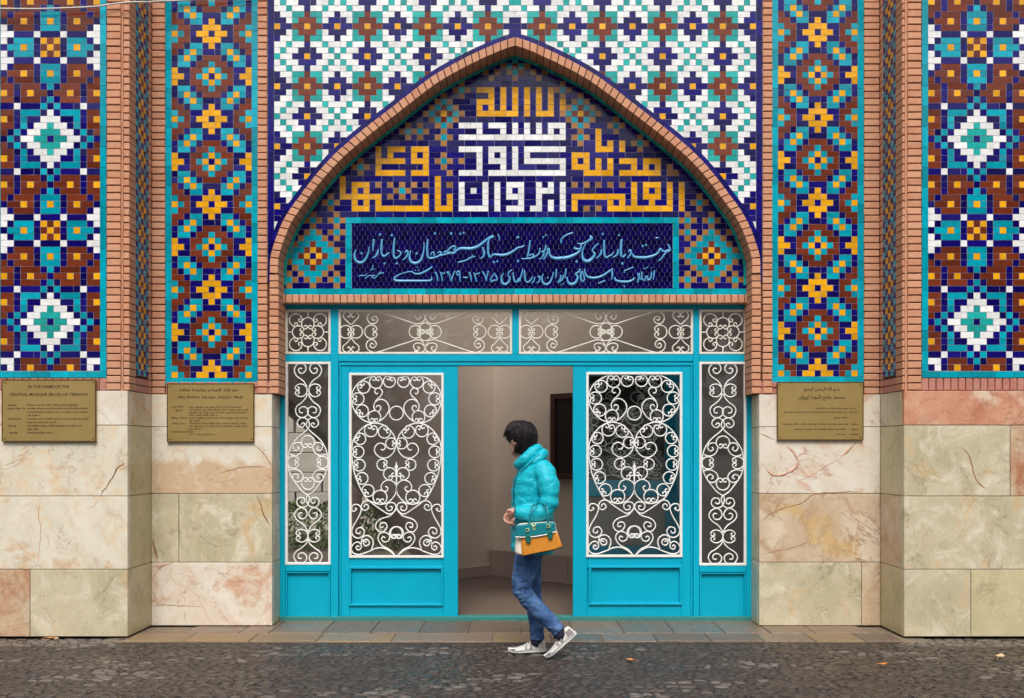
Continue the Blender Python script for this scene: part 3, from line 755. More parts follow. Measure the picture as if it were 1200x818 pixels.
def flower(r, c):
    for dr, s in zip(range(-3, 6), ['...O...', '..OTO..', '.OTBTO.', 'OTBYBTO', '.OTBTO.', '..OTO..', '...O...', '..OTO..', '...O...']):
        for i, ch in enumerate(s):
            if ch != '.': G[(r+dr, c-3+i)] = ch
flower(-2, -3); flower(-2, 20)
for r, c, s in ((-11, 9, 'T'), (-10, 7, 'OTBTO'), (-9, 8, 'OTO'), (-8, 9, 'O'), (-9, 4, 'O.O'), (-8, 5, 'O'), (-9, 12, 'O.O'), (-8, 13, 'O')): put(r, c, s)
PATCH = {15: '.....O...O.', 16: '....OTONOTO', 17: '..NNNONNNON', 18: '..ONOTONOTO', 19: '..NOTTTONON', 20: '.NOTTBTTONN', 21: '.OTTBYBTTON', 22: 'TTTBYNYBTTO',
         23: '.OTTBYBTTON', 24: 'NNOTTBTTONN', 25: 'NONOTTTONON', 26: 'OTONOTONOTO', 27: 'NONNNONNNON'}
for r, s in PATCH.items():
    put(r, -30, s); put(r, 37, s[::-1])
cwt = 6.97; rht = 6.95; X0 = 537.5; Y0 = 143.6
TI = wz(full(offs(HC, 14.5)), RP)
def inside_t(x, z):                                   # inside the tympanum edge (world)
    xx = abs(x-PX(AX, RP)); best = None
    if z < PZ(318, RP): return xx < PX(884.5, RP)-PX(AX, RP)
    for a, c in zip(edge_w, edge_w[1:]):
        lo, hi_ = sorted((a.x, c.x))
        if lo <= x <= hi_ and hi_ > lo:
            zz = a.y+(c.y-a.y)*(x-a.x)/(c.x-a.x); best = zz if best is None else max(best, zz)
    return best is not None and z < best
cells = {}
for r in range(-13, 28):
    for c in range(-32, 52):
        if r >= 16 and -19 <= c <= 36: continue
        x = PX(X0+cwt*(c+.5), TP); z = PZ(Y0+rht*(r+.5), TP)
        if any(inside_t(x+dx, z+dz) for dx in (-.02, .02) for dz in (-.02, .02)):
            cells[(r, c)] = G.get((r, c), 'N')
lay(tym, cells, PX(X0, TP), cwt*TP/F, lambda r: PZ(Y0+rht*(r+.5), TP), rht*TP/F, TP)
# turquoise edging along the arch and the base, and round the inscription
e0 = [p for p in offs(HC, 9.0)]; e1 = [p for p in offs(HC, 13.0)]
A_, B_ = pair_curve(e0, e1, 40)
for m in (0, 1):
    for k in range(40):
        q = [A_[k], A_[k+1], B_[k+1], B_[k]]
        if m: q = [Vector((2*AX-p.x, p.y)) for p in q][::-1]
        cx = sum(p.x for p in q)/4; cy = sum(p.y for p in q)/4
        ctr = Vector((PX(cx, RP), TP-0.004, PZ(cy, RP)))
        if ctr.z < ZS+0.02: continue
        bm = bmesh.new(); prism(bm, [((PX(p.x, RP)-ctr.x)*.985, (PZ(p.y, RP)-ctr.z)*.985) for p in q], 0, 0.01)
        link('border_tile', to_mesh('border_tile', bm, 'glaze_green'), tym, ctr)
bp = 7.0*TP/F
zb_ = PZ(338.2, TP)
border(tym, PX(331, TP), PX(876, TP), ZS-0.004, zb_, TP-0.002, 26, True)
ix0, ix1, it = PX(405.1, TP), PX(795.4, TP), PZ(254.8, TP)
border(tym, ix0, ix1, it-bp, it, TP-0.002, 22, True)
for xa in (ix0, ix1-bp): border(tym, xa, xa+bp, zb_, it-bp, TP-0.002, 5, False)
for sx in (PX(326, TP), PX(875.5, TP)):
    border(tym, sx, sx+0.04, ZS, PZ(300, TP), TP-0.001, 3, False)
# inscription field of small hexagonal tiles with brush lettering
ins = thing('inscription_panel', 'long dark blue tile panel with two lines of pale blue Persian handwriting', 'inscription', (0, TP+0.02, zb_))
c, s = span(ix0+bp, ix1-bp, TP+0.002, TP+0.03, zb_, it-bp); part('backing', ins, c, s, 'grout')
bm = bmesh.new(); hr = 0.0262
xa, xb, za, zb2 = ix0+bp+.002, ix1-bp-.002, zb_+.002, it-bp-.002
row = 0; z = za
while z < zb2+hr:
    x = xa+(hr*0.866 if row % 2 else 0)
    while x < xb+hr:
        hp = []
        for k in range(6):
            a = R(30+60*k); hp.append((min(xb, max(xa, x+math.cos(a)*hr*0.955)), min(zb2, max(za, z+math.sin(a)*hr*0.955))))
        if max(p[0] for p in hp)-min(p[0] for p in hp) > .006 and max(p[1] for p in hp)-min(p[1] for p in hp) > .006:
            t1, t2 = rnd.uniform(-.03, .03), rnd.uniform(-.03, .03)
            q = []
            for p in hp:
                if not q or (abs(p[0]-q[-1][0])+abs(p[1]-q[-1][1]) > 1e-5): q.append(p)
            if abs(q[0][0]-q[-1][0])+abs(q[0][1]-q[-1][1]) < 1e-5: q.pop()
            if len(q) > 2: bm.faces.new([bm.verts.new((p[0], TP-0.001+t1*(p[0]-x)+t2*(p[1]-z), p[1])) for p in q])
        x += hr*1.732
    z += hr*1.5; row += 1
for f in bm.faces:
    if f.normal.y > 0: f.normal_flip()
for f in list(bm.faces):                              # give every hexagon its edge
    pass
ext = bmesh.ops.extrude_face_region(bm, geom=list(bm.faces))
bmesh.ops.translate(bm, verts=[v for v in ext['geom'] if isinstance(v, bmesh.types.BMVert)], vec=(0, 0, 0))
for f in bm.faces: pass
o = link('hexagon_tiles', to_mesh('hexagon_tiles', bm, 'glaze_navy'), ins); o.location = -WLOC[ins]; o['kind'] = 'stuff'
Z1 = (400, 250, 8.608); Z2 = (520, 250, 8.571); Z3 = (650, 250, 8.0)
ST = [  # (zoom, strokes of (x, y, width))
 (Z1, [[(150,370,6),(132,420,14),(145,475,20),(190,500,22),(235,475,20),(265,420,14),(282,350,8),(285,335,4)], [(328,262,14),(322,320,16),(318,388,6)],
  [(372,365,8),(365,400,16),(345,435,14),(308,455,6)], [(410,262,12),(404,340,18),(408,410,14),(430,435,18),(455,420,14),(485,395,8)],
  [(540,250,10),(530,320,16),(528,420,16),(545,455,18),(575,440,14),(600,410,12),(588,385,11),(562,376,8)],
  [(642,400,10),(655,378,13),(670,390,16),(668,420,15),(650,450,13),(618,472,6)], [(700,375,6),(688,430,14),(700,485,22),(745,505,24),(795,480,20),(822,420,14),(835,340,8),(835,295,6)],
  [(872,262,10),(866,330,16),(868,410,16),(885,452,16),(940,448,16),(985,430,14),(1010,402,12),(990,388,10),(968,405,8)], [(902,425,9),(915,395,10),(938,405,10),(934,440,10)],
  [(985,430,12),(1060,412,14),(1119,395,16)], [(920,540,10),(860,580,16),(800,608,16),(745,612,12),(720,595,10),(690,590,8),(600,612,8),(545,645,14),(535,668,16),(570,682,20),(700,682,18),(850,682,16),(905,675,12),(912,640,4)],
  [(945,592,10),(965,630,12),(972,690,8)], [(1000,592,9),(1012,640,11),(1020,690,8)], [(1003,600,8),(1014,614,8),(1026,602,8),(1034,612,8),(1048,595,7)], [(1065,588,10),(1095,640,12),(1104,688,8)],
  [(430,600,7),(400,606,8),(372,618,8),(350,645,8),(325,655,8),(308,640,6)], [(345,625,6),(318,632,8),(290,628,7),(262,640,8),(240,660,7)], [(255,612,6),(235,628,7),(210,632,7),(190,626,6),(176,640,6)], [(318,528,7),(312,560,6),(292,578,6)], [(333,560,6),(322,574,7)], [(405,590,5),(380,600,6)]]),
 (Z2, [[(500,222,10),(485,238,26),(440,260,20),(390,300,22),(340,335,24),(280,355,26),(215,355,26),(165,355,22),(130,375,18),(100,400,20),(60,402,18),(20,385,14),(0,400,10)],
  [(30,388,10),(62,352,14),(102,330,14),(120,348,12),(95,378,12)], [(318,432,8),(270,448,12),(220,475,12),(138,496,12)], [(284,418,8),(294,440,8)], [(388,340,10),(406,395,16),(398,435,14),(360,458,6)],
  [(455,255,10),(445,320,16),(448,400,16),(465,445,16),(490,420,14),(525,415,18),(580,422,22),(640,412,22),(700,380,18),(750,345,14),(790,338,12),(808,318,8)], [(545,210,10),(555,240,8),(558,278,6)],
  [(868,272,10),(860,340,14),(845,420,14),(838,448,8)], [(780,458,8),(830,456,10),(880,450,14),(905,430,12),(890,412,10),(855,428,8)], [(895,448,10),(935,425,12),(960,398,12),(966,348,7)], [(982,395,10),(1000,380,13),(1006,405,14),(988,445,11),(955,463,6)],
  [(1028,318,10),(1018,365,14),(1003,395,12)], [(1045,345,8),(1040,400,14),(1010,455,10),(995,462,5)], [(1058,350,9),(1062,410,14),(1085,440,20),(1130,455,24),(1200,447,26)],
  [(45,585,10),(70,640,12),(78,685,8)], [(110,580,8),(88,640,10),(78,685,8)], [(160,622,9),(135,618,10),(130,595,10),(150,582,11),(160,610,12),(165,692,8)], [(195,646,11),(240,646,11)], [(255,590,10),(270,630,12),(278,690,8)],
  [(302,598,9),(318,640,12),(330,690,8)], [(306,606,8),(322,616,8),(336,604,8),(346,612,8),(362,594,7)], [(390,585,10),(418,640,12),(426,682,8)], [(448,580,8),(434,640,10),(426,682,8)],
  [(505,600,9),(530,640,12),(536,672,12),(508,674,10),(482,688,12),(470,665,10),(490,630,10),(508,605,9)],
  [(600,600,6),(580,645,12),(588,698,20),(620,715,20),(655,685,16),(665,645,10),(645,625,8),(658,590,10),(688,568,8)], [(695,595,8),(705,660,14),(722,692,14),(750,682,12),(772,645,12),(786,600,11),(795,556,8)],
  [(735,690,9),(748,660,9),(768,664,9),(765,690,8)], [(810,575,10),(814,640,14),(830,690,12),(860,685,12),(882,660,10),(890,636,6)], [(915,640,10),(905,680,10),(882,706,7)], [(945,648,9),(958,632,10),(966,650,12),(955,688,10),(930,703,6)],
  [(1000,610,6),(985,650,12),(1000,702,18),(1040,714,18),(1075,680,14),(1096,620,9),(1100,590,6)], [(1132,565,10),(1130,610,10),(1128,648,6)], [(1178,620,8),(1168,665,11),(1140,698,6)]]),
 (Z3, [[(175,180,10),(110,205,12),(65,240,10),(60,282,10)], [(330,208,8),(345,236,24),(300,268,14),(252,287,10),(214,282,6)], [(192,318,8),(182,330,13),(215,336,16),(242,345,14),(200,382,20),(130,412,26),(60,424,26),(0,424,25)], [(252,288,9),(243,340,12)],
  [(290,285,8),(265,340,8),(260,395,14),(275,440,24),(315,450,26),(355,420,20),(375,378,14),(352,352,10),(375,315,10),(410,283,8)], [(440,340,10),(430,385,14),(390,426,7)],
  [(465,250,12),(463,330,16),(470,402,16),(490,415,14),(515,398,12),(535,392,10),(548,362,8)], [(595,338,10),(585,388,14),(543,416,7)], [(628,245,14),(620,320,18),(625,400,18),(645,408,14),(668,382,8)],
  [(690,365,9),(703,345,13),(716,362,15),(708,392,13),(680,424,6)], [(735,378,8),(738,402,14),(775,414,20),(850,416,22),(920,400,18),(968,372,14),(990,335,16),(1010,352,13),(1035,358,11),(1065,345,11),(1080,352,12)], [(1062,290,8),(1076,320,14),(1080,352,14),(1048,362,10),(1025,390,13),(1000,425,11),(968,450,6)], [(945,235,12),(972,228,10)],
  [(935,535,10),(930,580,10),(922,625,6)], [(905,550,7),(905,590,11),(890,620,12),(862,626,12),(848,606,10),(864,590,10),(872,612,10),(850,628,11),(828,625,12),(815,600,11),(818,548,8)], [(795,560,8),(785,620,12),(775,652,9)], [(775,560,8),(790,600,10),(812,624,8)],
  [(565,598,8),(570,626,14),(620,641,18),(690,641,18),(735,622,12),(748,600,7)], [(740,505,8),(690,525,8),(655,540,8),(655,560,7)], [(535,530,12),(540,580,14),(532,628,6)], [(545,520,10),(500,552,14),(440,590,16),(370,607,18),(310,596,16),(285,560,12),(280,520,8)],
  [(250,545,10),(243,600,14),(255,642,11),(280,620,10),(270,580,9),(262,545,7)], [(475,630,8),(440,645,10),(405,660,8)], [(238,520,13),(225,552,14),(197,568,11),(216,600,14),(195,650,20),(155,667,22),(125,645,16),(115,598,7)], [(105,520,10),(100,570,10),(98,612,6)],
  [(85,580,8),(70,622,12),(30,656,7)], [(15,525,10),(12,580,10),(10,612,6)]])]
DOTS = [(Z1, [(205,402,26),(390,215,28),(510,220,28),(435,507,24),(560,505,26),(760,405,26),(945,203,26),(765,543,15),(748,575,14),(782,573,14)]),
        (Z2, [(75,203,28),(165,206,24),(200,196,24),(505,490,26),(538,484,22),(745,240,30),(1000,240,20),(1022,222,18),(1038,214,12),(745,480,28),(1045,648,18),(1182,716,12)]),
        (Z3, [(205,452,26),(450,195,24),(603,205,22),(635,470,26),(825,307,22),(857,297,22),(652,683,18),(840,516,16),(865,508,16),(905,515,12),(60,668,14),(80,661,13)])]
bm = bmesh.new()
for (ox, oy, k), strokes in ST:
    for si, s in enumerate(strokes):
        q = catmull([Vector(p) for p in s], 6)
        pts = [(PX(ox+p.x/k, TP), PZ(oy+p.y/k, TP)) for p in q]
        ribbon(bm, pts, TP-0.0032-0.00006*si, TP+0.002, [max(7.5, p.z*1.2+1.5)/k*TP/F for p in q])
for (ox, oy, k), ds in DOTS:
    for (x, y, d) in ds:
        h = d/2/k*TP/F*1.05; cx, cz = PX(ox+x/k, TP), PZ(oy+y/k, TP)
        prism(bm, [(cx-h, cz), (cx, cz-h*1.1), (cx+h, cz), (cx, cz+h*1.1)], TP-0.0034, TP+0.002)
o = link('lettering', to_mesh('lettering', bm, 'inscription_blue'), ins); o.location = -WLOC[ins]
# brick lintel course
lin = thing('brick_lintel', 'course of upright bricks running between the tympanum and the turquoise doors', 'lintel', (0, TP, PZ(356, TP)))
xa, xb = PX(327.5, TP), PX(880, TP); zt, zb3 = ZS-0.002, PZ(355.0, TP-0.03)
c, s = span(xa, xb, TP-0.02, TP+0.10, zb3+0.003, zt); part('mortar_bed', lin, c, s, 'mortar')
n = 69
for i in range(n):
    part('brick', lin, (xa+(i+.5)*(xb-xa)/n, TP+0.03+rnd.uniform(-.003, .003), (zt+zb3)/2), ((xb-xa)/n-0.0065, 0.125, zt-zb3-0.002), 'brick_clay', 0.004, (0, rnd.uniform(-.015, .015), rnd.uniform(-.02, .02)))

# ------------------------------------------------------------------ the turquoise glazed entrance
es = thing('entrance_screen', 'turquoise glazed double door with white scrollwork grilles under the arch', 'door', (0, DP, 0))
def bar(name, px0, px1, py0, py1, y0, y1, mat='paint_teal', parent=es, ch=0.003, Y=None):
    Y = Y or y0
    c, s = span(PX(px0, Y), PX(px1, Y), y0, y1, PZ(py1, Y), PZ(py0, Y))
    return part(name, parent, c, s, mat, ch)
FY = DP                                              # front of the fixed frame
LY = DP+0.016                                         # front of the door leaves
for a, c in ((326.5, 334), (387.5, 396.5), (812.5, 819.5), (875, 884)): bar('post', a, c, 355, 724, FY, FY+0.09)
bar('rail', 334.1, 874.9, 355, 362.5, FY+0.002, FY+0.09)
for a, c in ((334.1, 387.4), (396.6, 812.4), (819.6, 874.9)): bar('rail', a, c, 415.2, 423.6, FY+0.001, FY+0.09)
bar('rail', 600.2, 608, 362.6, 415.1, FY+0.001, FY+0.09)
bar('rail', 397, 812, 424.6, 428.4, FY+0.008, FY+0.09)
for a, c in ((397.4, 399.6), (809.6, 811.8)): bar('door_stop', a, c, 428.6, 723, FY+0.007, FY+0.05)
bar('threshold', 328, 882, 722.8, 728.6, FY-0.006, FY+0.10, 'paint_threshold')

GT = 0.0106                                           # width of the scroll bars
def spiral(cx, cy, r, a0, turns, sgn, n=22, r1=0.22):
    """points from the outer end (angle a0 in degrees, y down) inward."""
    o = []
    for i in range(n+1):
        t = i/n; a = R(a0)+sgn*t*turns*2*math.pi; rr = r*(1-t*(1-r1)); o.append((cx+rr*math.cos(a), cy+rr*math.sin(a)))
    return o
def cscroll(cx, cy, r, ang, gap=62, curl=0.42):
    """C scroll: an arc open towards angle ang (y down) whose two ends curl inward."""
    pts = []
    for sg in (1, -1):
        h = []
        for i in range(13):
            a = R(ang+180+sg*(180-gap*0.62)*i/12); h.append((cx+r*math.cos(a), cy+r*math.sin(a)))
        a_end = R(ang+180+sg*(180-gap*0.62)); ex, ey = h[-1]
        rc = r*curl
        ccx, ccy = ex-rc*math.cos(a_end), ey-rc*math.sin(a_end)
        h += spiral(ccx, ccy, rc, math.degrees(a_end), 0.86, sg, 12, 0.30)[1:]
        pts.append(h)
    return pts[0][:0:-1]+pts[1]
def mir(items, mx): return items+[[(2*mx-x, y) for x, y in it] for it in items]
def grille(name, parent, items, f, Y, mat='paint_white', depth=0.010, extra=None, mirror=None, w=GT):
    """items: polylines in zoom pixels; f maps them to photo pixels; mirror: px column to mirror about."""
    bm = bmesh.new(); k = 0
    for it in items:
        sm = True
        pts = it
        if isinstance(it, tuple): kind, pts = it; sm = kind != 'raw'
        q = [f(*p) for p in pts]
        if sm: q = [(v.x, v.y) for v in catmull([Vector((a, c)) for a, c in q], 5)]
        for m in ((0, 1) if mirror is not None else (0,)):
            qq = [((2*mirror-a) if m else a, c) for a, c in q]
            e = (k % 7)*0.0003; k += 1
            ribbon(bm, [(PX(a, Y), PZ(c, Y)) for a, c in qq], Y-e, Y+depth, w=w, round_=0.003)
    if extra: extra(bm)
    o = link(name, to_mesh(name, bm, mat), parent); o.location = -WLOC[parent]; return o
def white_frame(parent, a, c, t, b_, Y, w=2.9, mat='paint_white', d=0.03):
    bm = bmesh.new()
    for q in (((a, t), (c, t+w)), ((a, b_-w), (c, b_)), ((a, t+w), (a+w, b_-w)), ((c-w, t+w), (c, b_-w))):
        cc, s = span(PX(q[0][0], Y), PX(q[1][0], Y), Y, Y+d, PZ(q[1][1], Y), PZ(q[0][1], Y)); box(bm, cc, s, 0, 0.003)
    o = link('glazing_frame', to_mesh('glazing_frame', bm, mat), parent); o.location = -WLOC[parent]; return o
def pane(parent, a, c, t, b_, Y):
    cc, s = span(PX(a, Y), PX(c, Y), Y, Y+0.004, PZ(b_, Y), PZ(t, Y)); return part('pane', parent, cc, s, 'glass')

# -- door scrolls (zooms of 10.49 with tops at 435, 500 and 578)
def d1(x, y): return (408+x/10.49, 435+y/10.49)
def d2(x, y): return (x, y+681.9)
def d3(x, y): return (x, y+1500.1)
DOOR = [[(580,88),(500,68),(400,50),(280,65),(160,125),(80,210),(45,310),(50,400),(90,500),(170,590),(250,628),(320,640),(400,610),(470,545),(505,470),(490,400),(440,355),(385,350),(335,385),(318,430),(330,475),(370,497),(402,470),(395,430),(362,425),(350,448)],
 [(330,390),(360,345),(405,305),(425,260),(402,218),(358,212),(330,245),(345,280),(372,272)],
 cscroll(195,198,74,222), cscroll(345,135,78,272), cscroll(510,128,72,285), cscroll(125,342,74,180), cscroll(178,490,74,140), cscroll(325,566,78,92),
 [d2(*p) for p in [(590,205),(585,170),(560,100),(500,28),(430,-22),(320,-42),(210,-5),(115,85),(62,185),(46,300),(56,440),(88,600),(150,752)]]+[d3(*p) for p in [(225,65),(300,112),(390,138),(480,122),(550,62),(588,0)]]+[d2(*p) for p in [(597,735),(565,685),(505,660),(440,682),(408,740),(428,790),(472,795),(492,758),(462,735)]],
 [d2(*p) for p in [(595,200),(590,240),(560,320),(495,378),(420,387),(352,345),(326,285),(355,222),(415,205),(460,243),(440,288),(405,282)]],
 [d2(*p) for p in cscroll(283,48,78,285)], [d2(*p) for p in cscroll(450,66,76,318)], [d2(*p) for p in cscroll(533,208,68,0)], [d2(*p) for p in cscroll(150,152,70,205)],
 [d2(*p) for p in cscroll(125,312,72,180)], [d2(*p) for p in cscroll(140,475,72,180)], [d2(*p) for p in cscroll(175,638,72,165)], [d2(*p) for p in cscroll(247,788,74,140)], [d3(*p) for p in cscroll(395,52,86,90)],
 [d2(*p) for p in cscroll(425,470,68,0)], [d2(*p) for p in cscroll(515,582,76,45)],
 [d3(*p) for p in [(165,215),(165,160),(195,108),(255,98),(330,150),(420,212),(500,258),(560,235),(592,180),(572,128),(512,118),(468,160),(490,212),(535,208),(545,172),(515,165)]],
 [d3(*p) for p in [(165,180),(185,205),(220,212),(255,180),(235,142),(205,150),(200,175)]],
 [d3(*p) for p in [(85,185),(108,200),(70,225),(45,195),(70,145),(120,142),(158,175),(160,225),(120,315),(70,400),(47,470),(70,530),(130,555),(185,525),(203,470),(165,425),(112,440),(102,485),(140,500),(155,470)]],
 [d3(*p) for p in [(140,660),(118,648),(100,672),(125,700),(162,675),(158,625),(115,602),(65,630),(42,690),(75,742),(140,755),(210,735),(280,708),(345,680),(430,675),(510,710),(578,765)]],
 [d3(*p) for p in [(230,608),(205,592),(190,615),(212,648),(255,635),(260,595),(222,570),(175,590),(165,625)]], [d3(*p) for p in [(165,610),(180,545),(240,522),(298,560),(312,620),(285,700)]],
 [d3(*p) for p in [(592,200),(560,240),(515,282),(405,318),(352,365),(343,425),(390,478),(450,465),(482,410),(455,365),(405,375),(398,420),(438,415)]],
 [d3(*p) for p in [(578,765),(520,700),(420,645),(372,570),(388,505),(450,482),(510,518),(502,580),(450,602),(415,570),(430,538),(462,552)]],
 [d3(*p) for p in cscroll(590,492,78,90)]]
def spear(bm, cxp, Y, f=d1):
    x = PX(cxp, Y); z0, z1 = PZ(500+425/10.49, Y), PZ(500+520/10.49, Y); h = 0.016
    prism(bm, [(x, z0), (x+h*0.55, z0-0.035), (x+h, z0-0.05), (x+h*0.45, z1), (x-h*0.45, z1), (x-h, z0-0.05), (x-h*0.55, z0-0.035)], Y-0.002, Y+0.010)
    ribbon(bm, [(x, z1+0.01), (x, PZ(578+20/10.49, Y))], Y-0.0015, Y+0.010, w=GT*1.1, round_=0.003)
    r = 8.0/10.49*10; cz = PZ(435+517/10.49, Y); rr = 8.1*Y/F
    ribbon(bm, [(x+rr*math.cos(R(t)), cz+rr*math.sin(R(t))) for t in range(0, 360, 15)], Y-0.001, Y+0.010, w=GT, closed=True, round_=0.003)
def door(a, c, gl, gr, gt, gb, pl, pr, pt, pb, x_hinge):
    d = link('door', None, es, ((PX(a, LY)+PX(c, LY))/2, LY, 0))
    d.empty_display_size = 0.1
    Y = LY
    for q in ((a, gl+1, 428.9, 722.4), (gr-1, c, 428.9, 722.4)): bar('stile', q[0], q[1], q[2], q[3], Y, Y+0.05, parent=d)
    for q in ((428.9, gt+1), (gb-1, pt+3), (pb-3, 722.4)): bar('rail', gl+1.1, gr-1.1, q[0], q[1], Y+0.001, Y+0.05, parent=d)
    bar('panel', gl+1.1, gr-1.1, pt+3.1, pb-3.1, Y+0.014, Y+0.03, parent=d)
    # raised moulding round the panel
    bm = bmesh.new()
    for q in (((pl, pt), (pr, pt+2.8)), ((pl, pb-2.8), (pr, pb)), ((pl, pt+2.8), (pl+2.8, pb-2.8)), ((pr-2.8, pt+2.8), (pr, pb-2.8))):
        cc, s = span(PX(q[0][0], Y), PX(q[1][0], Y), Y-0.016, Y+0.02, PZ(q[1][1], Y), PZ(q[0][1], Y)); box(bm, cc, s, 0, 0.004)
    o = link('panel_moulding', to_mesh('panel_moulding', bm, 'paint_teal'), d); o.location = -WLOC[d]
    white_frame(d, gl, gr, gt, gb, Y-0.014)
    sx = (gr-gl)/(520-409); sy = (gb-gt)/(654-437)
    dx0 = (gl+gr)/2
    def f(x, y):
        p, q = d1(x, y); return (dx0+(p-464.9)*sx, gt+(q-437)*sy)
    def ex(bm): spear(bm, dx0, Y-0.004)
    grille('grille', d, DOOR, f, Y-0.004, extra=ex, mirror=dx0)
    pane(d, gl+1.2, gr-1.2, gt+1.2, gb-1.2, Y+0.018)
    return d
door(399.8, 536.5, 409, 520, 437, 654, 409, 519.8, 663.8, 710, 0)['label'] = 'left turquoise door leaf'
door(671.5, 809.4, 687, 799.8, 436, 653.2, 690, 799, 662.8, 709, 0)['label'] = 'right turquoise door leaf'

# -- fixed side lights
def s4(x, y): return (x, y)
def s5(x, y): return (x, y+767.3)
def s6(x, y): return (x, y+1688)
SIDE = [[(250,128),(228,118),(208,140),(225,175),(262,180),(298,140),(290,90),(245,62),(190,78),(158,140),(185,212),(265,272),(312,345)],
 cscroll(235,385,76,180), [(314,425),(300,470),(255,525),(190,575),(172,630),(198,690),(260,712),(318,675),(322,615),(272,580),(222,605),(225,648),(262,655)],
 [(240,797),(258,775),(283,790),(262,826),(222,822),(194,785),(213,735),(268,712),(322,745),(342,800)]+[s5(*p) for p in [(332,60),(290,110),(180,205),(112,310),(85,420),(86,540),(122,650),(190,750),(250,825),(325,880)]]+[s6(*p) for p in [(340,0),(318,70),(265,100),(205,80),(188,30),(215,-15),(270,-12),(285,30),(255,52),(232,30)]],
 [s6(*p) for p in [(255,170),(225,165),(208,195),(235,235),(285,230),(312,180),(290,125),(240,105),(185,135),(160,190),(190,250),(275,315),(325,400)]],
 [s6(*p) for p in cscroll(245,440,76,180)], [s6(*p) for p in [(322,480),(300,535),(240,590),(180,630),(152,690),(185,755),(240,772),(295,740),(305,685),(262,645),(212,660),(208,705),(248,712)]],
 [s5(*p) for p in [(105,385),(170,402),(235,370),(264,300),(230,248),(170,252),(145,300),(175,342),(212,320),(195,292)]],
 [s5(*p) for p in cscroll(150,482,72,0)], [s5(*p) for p in [(90,578),(170,565),(240,600),(265,660),(215,715),(150,698),(140,645),(180,620),(212,655),(185,675)]]]
SIDEC = [[s5(*p) for p in cscroll(322,240,78,90)], [s5(*p) for p in cscroll(322,730,76,270)]]
def sidelight(a, c, t, b_, pa, pc, pt, pb):
    d = link('side_light', None, es, ((PX(a, FY)+PX(c, FY))/2, FY, 0)); Y = FY
    white_frame(d, a, c, t, b_, Y-0.002)
    m = (a+c)/2
    sx = (c-a)/(387-333.5); sy = (b_-t)/(662-424)
    def f(x, y): return (m+(x-322)/10.23*sx, t+(420+y/10.23-424)*sy)
    bm_items = SIDE
    grille('grille', d, mir(SIDE, 322)+SIDEC, f, Y+0.002)
    pane(d, a+1.2, c-1.2, t+1.2, b_-1.2, Y+0.034)
    bar('rail', a+.2, c-.2, b_+.1, pt, Y+0.0015, Y+0.09, parent=d)
    bar('panel', a+.2, c-.2, pt+.1, pb, Y+0.035, Y+0.05, parent=d)
    bar('panel_moulding', a+.3, c-.3, pt+.2, pt+2.4, Y+0.008, Y+0.034, parent=d)
    for q in ((a+.3, a+2.4), (c-2.4, c-.3)): bar('panel_moulding', q[0], q[1], pt+2.5, pb-.1, Y+0.010, Y+0.034, parent=d)
    return d
sidelight(334.1, 387.4, 423.9, 662, 0, 0, 669.5, 722.5)['label'] = 'left fixed side light'
sidelight(819.6, 874.9, 423.9, 663, 0, 0, 670.5, 722.5)['label'] = 'right fixed side light'

# -- transom lights
SQ = [cscroll(203,205,106,45,74,0.36), cscroll(250,405,104,0,66,0.40)]
SQV = [cscroll(407,268,104,90,66,0.40), cscroll(407,542,104,270,66,0.40)]
LONG = [[(205,225),(150,172),(108,125),(118,72),(160,52),(200,88),(185,128),(160,112)], [(205,225),(260,172),(302,125),(292,72),(250,52),(210,88),(225,128),(250,112)],
 [(205,390),(160,450),(106,500),(110,555),(158,576),(198,545),(182,508),(160,525)], [(205,390),(250,450),(304,500),(300,555),(252,576),(212,545),(228,508),(250,525)],
 cscroll(140,315,82,0,60,0.36), cscroll(270,315,82,180,60,0.36), cscroll(466,315,86,0,66,0.42),
 [(1075,108),(1097,128),(1065,155),(1026,125),(1038,72),(1090,55),(1138,88),(1150,145),(1112,200),(1040,212),(960,190),(800,135),(640,85),(550,60),(490,55),(432,88),(414,150),(448,203),(508,208),(548,165),(520,118),(474,132),(482,166),(512,158)],
 [(1050,508),(1080,520),(1062,552),(1020,540),(1005,490),(1045,460),(1110,470),(1150,515),(1135,560),(1080,578),(1015,560)],
 [(1150,500),(1110,432),(1040,417),(960,440),(800,492),(640,545),(550,572),(490,576),(422,542),(400,475),(438,422),(500,424),(530,475),(490,520),(450,498),(468,460),(498,478)],
 cscroll(1030,315,80,0,60,0.38)]
LONGC = [cscroll(1155,278,76,90,60,0.38), cscroll(1155,352,76,270,60,0.38)]
def transom(a, c, t, b_, kind):
    d = link('transom_light', None, es, ((PX(a, FY)+PX(c, FY))/2, FY, PZ(b_, FY))); Y = FY; m = (a+c)/2
    white_frame(d, a, c, t, b_, Y-0.002, 2.7, 'paint_oldwhite')
    sy = (b_-t)/52.5
    if kind == 'sq':
        def f(x, y): return (m+(x-407)/14.1*((c-a)/54.0), t+(360+y/14.1-362)*sy)
        bm0 = []
        itm = SQ+[[(407-a_, b2) for a_, b2 in []]] if False else SQ
        it2 = SQ+[[(x, 810-y) for x, y in SQ[0]]]
        grille('grille', d, mir(it2, 407)+SQV+[('raw', [(407, 50), (407, 165)]), ('raw', [(407, 645), (407, 760)]), ('raw', [(55, 405), (146, 405)]), ('raw', [(668, 405), (760, 405)])], f, Y+0.002, 'paint_oldwhite')
    else:
        def f(x, y): return (m+(x-1155)/10.9*((c-a)/203.5), t+(360+y/10.9-362.5)*sy)
        grille('grille', d, mir(LONG, 1155)+LONGC, f, Y+0.002, 'paint_oldwhite')
    pane(d, a+1, c-1, t+1, b_-1, Y+0.034)
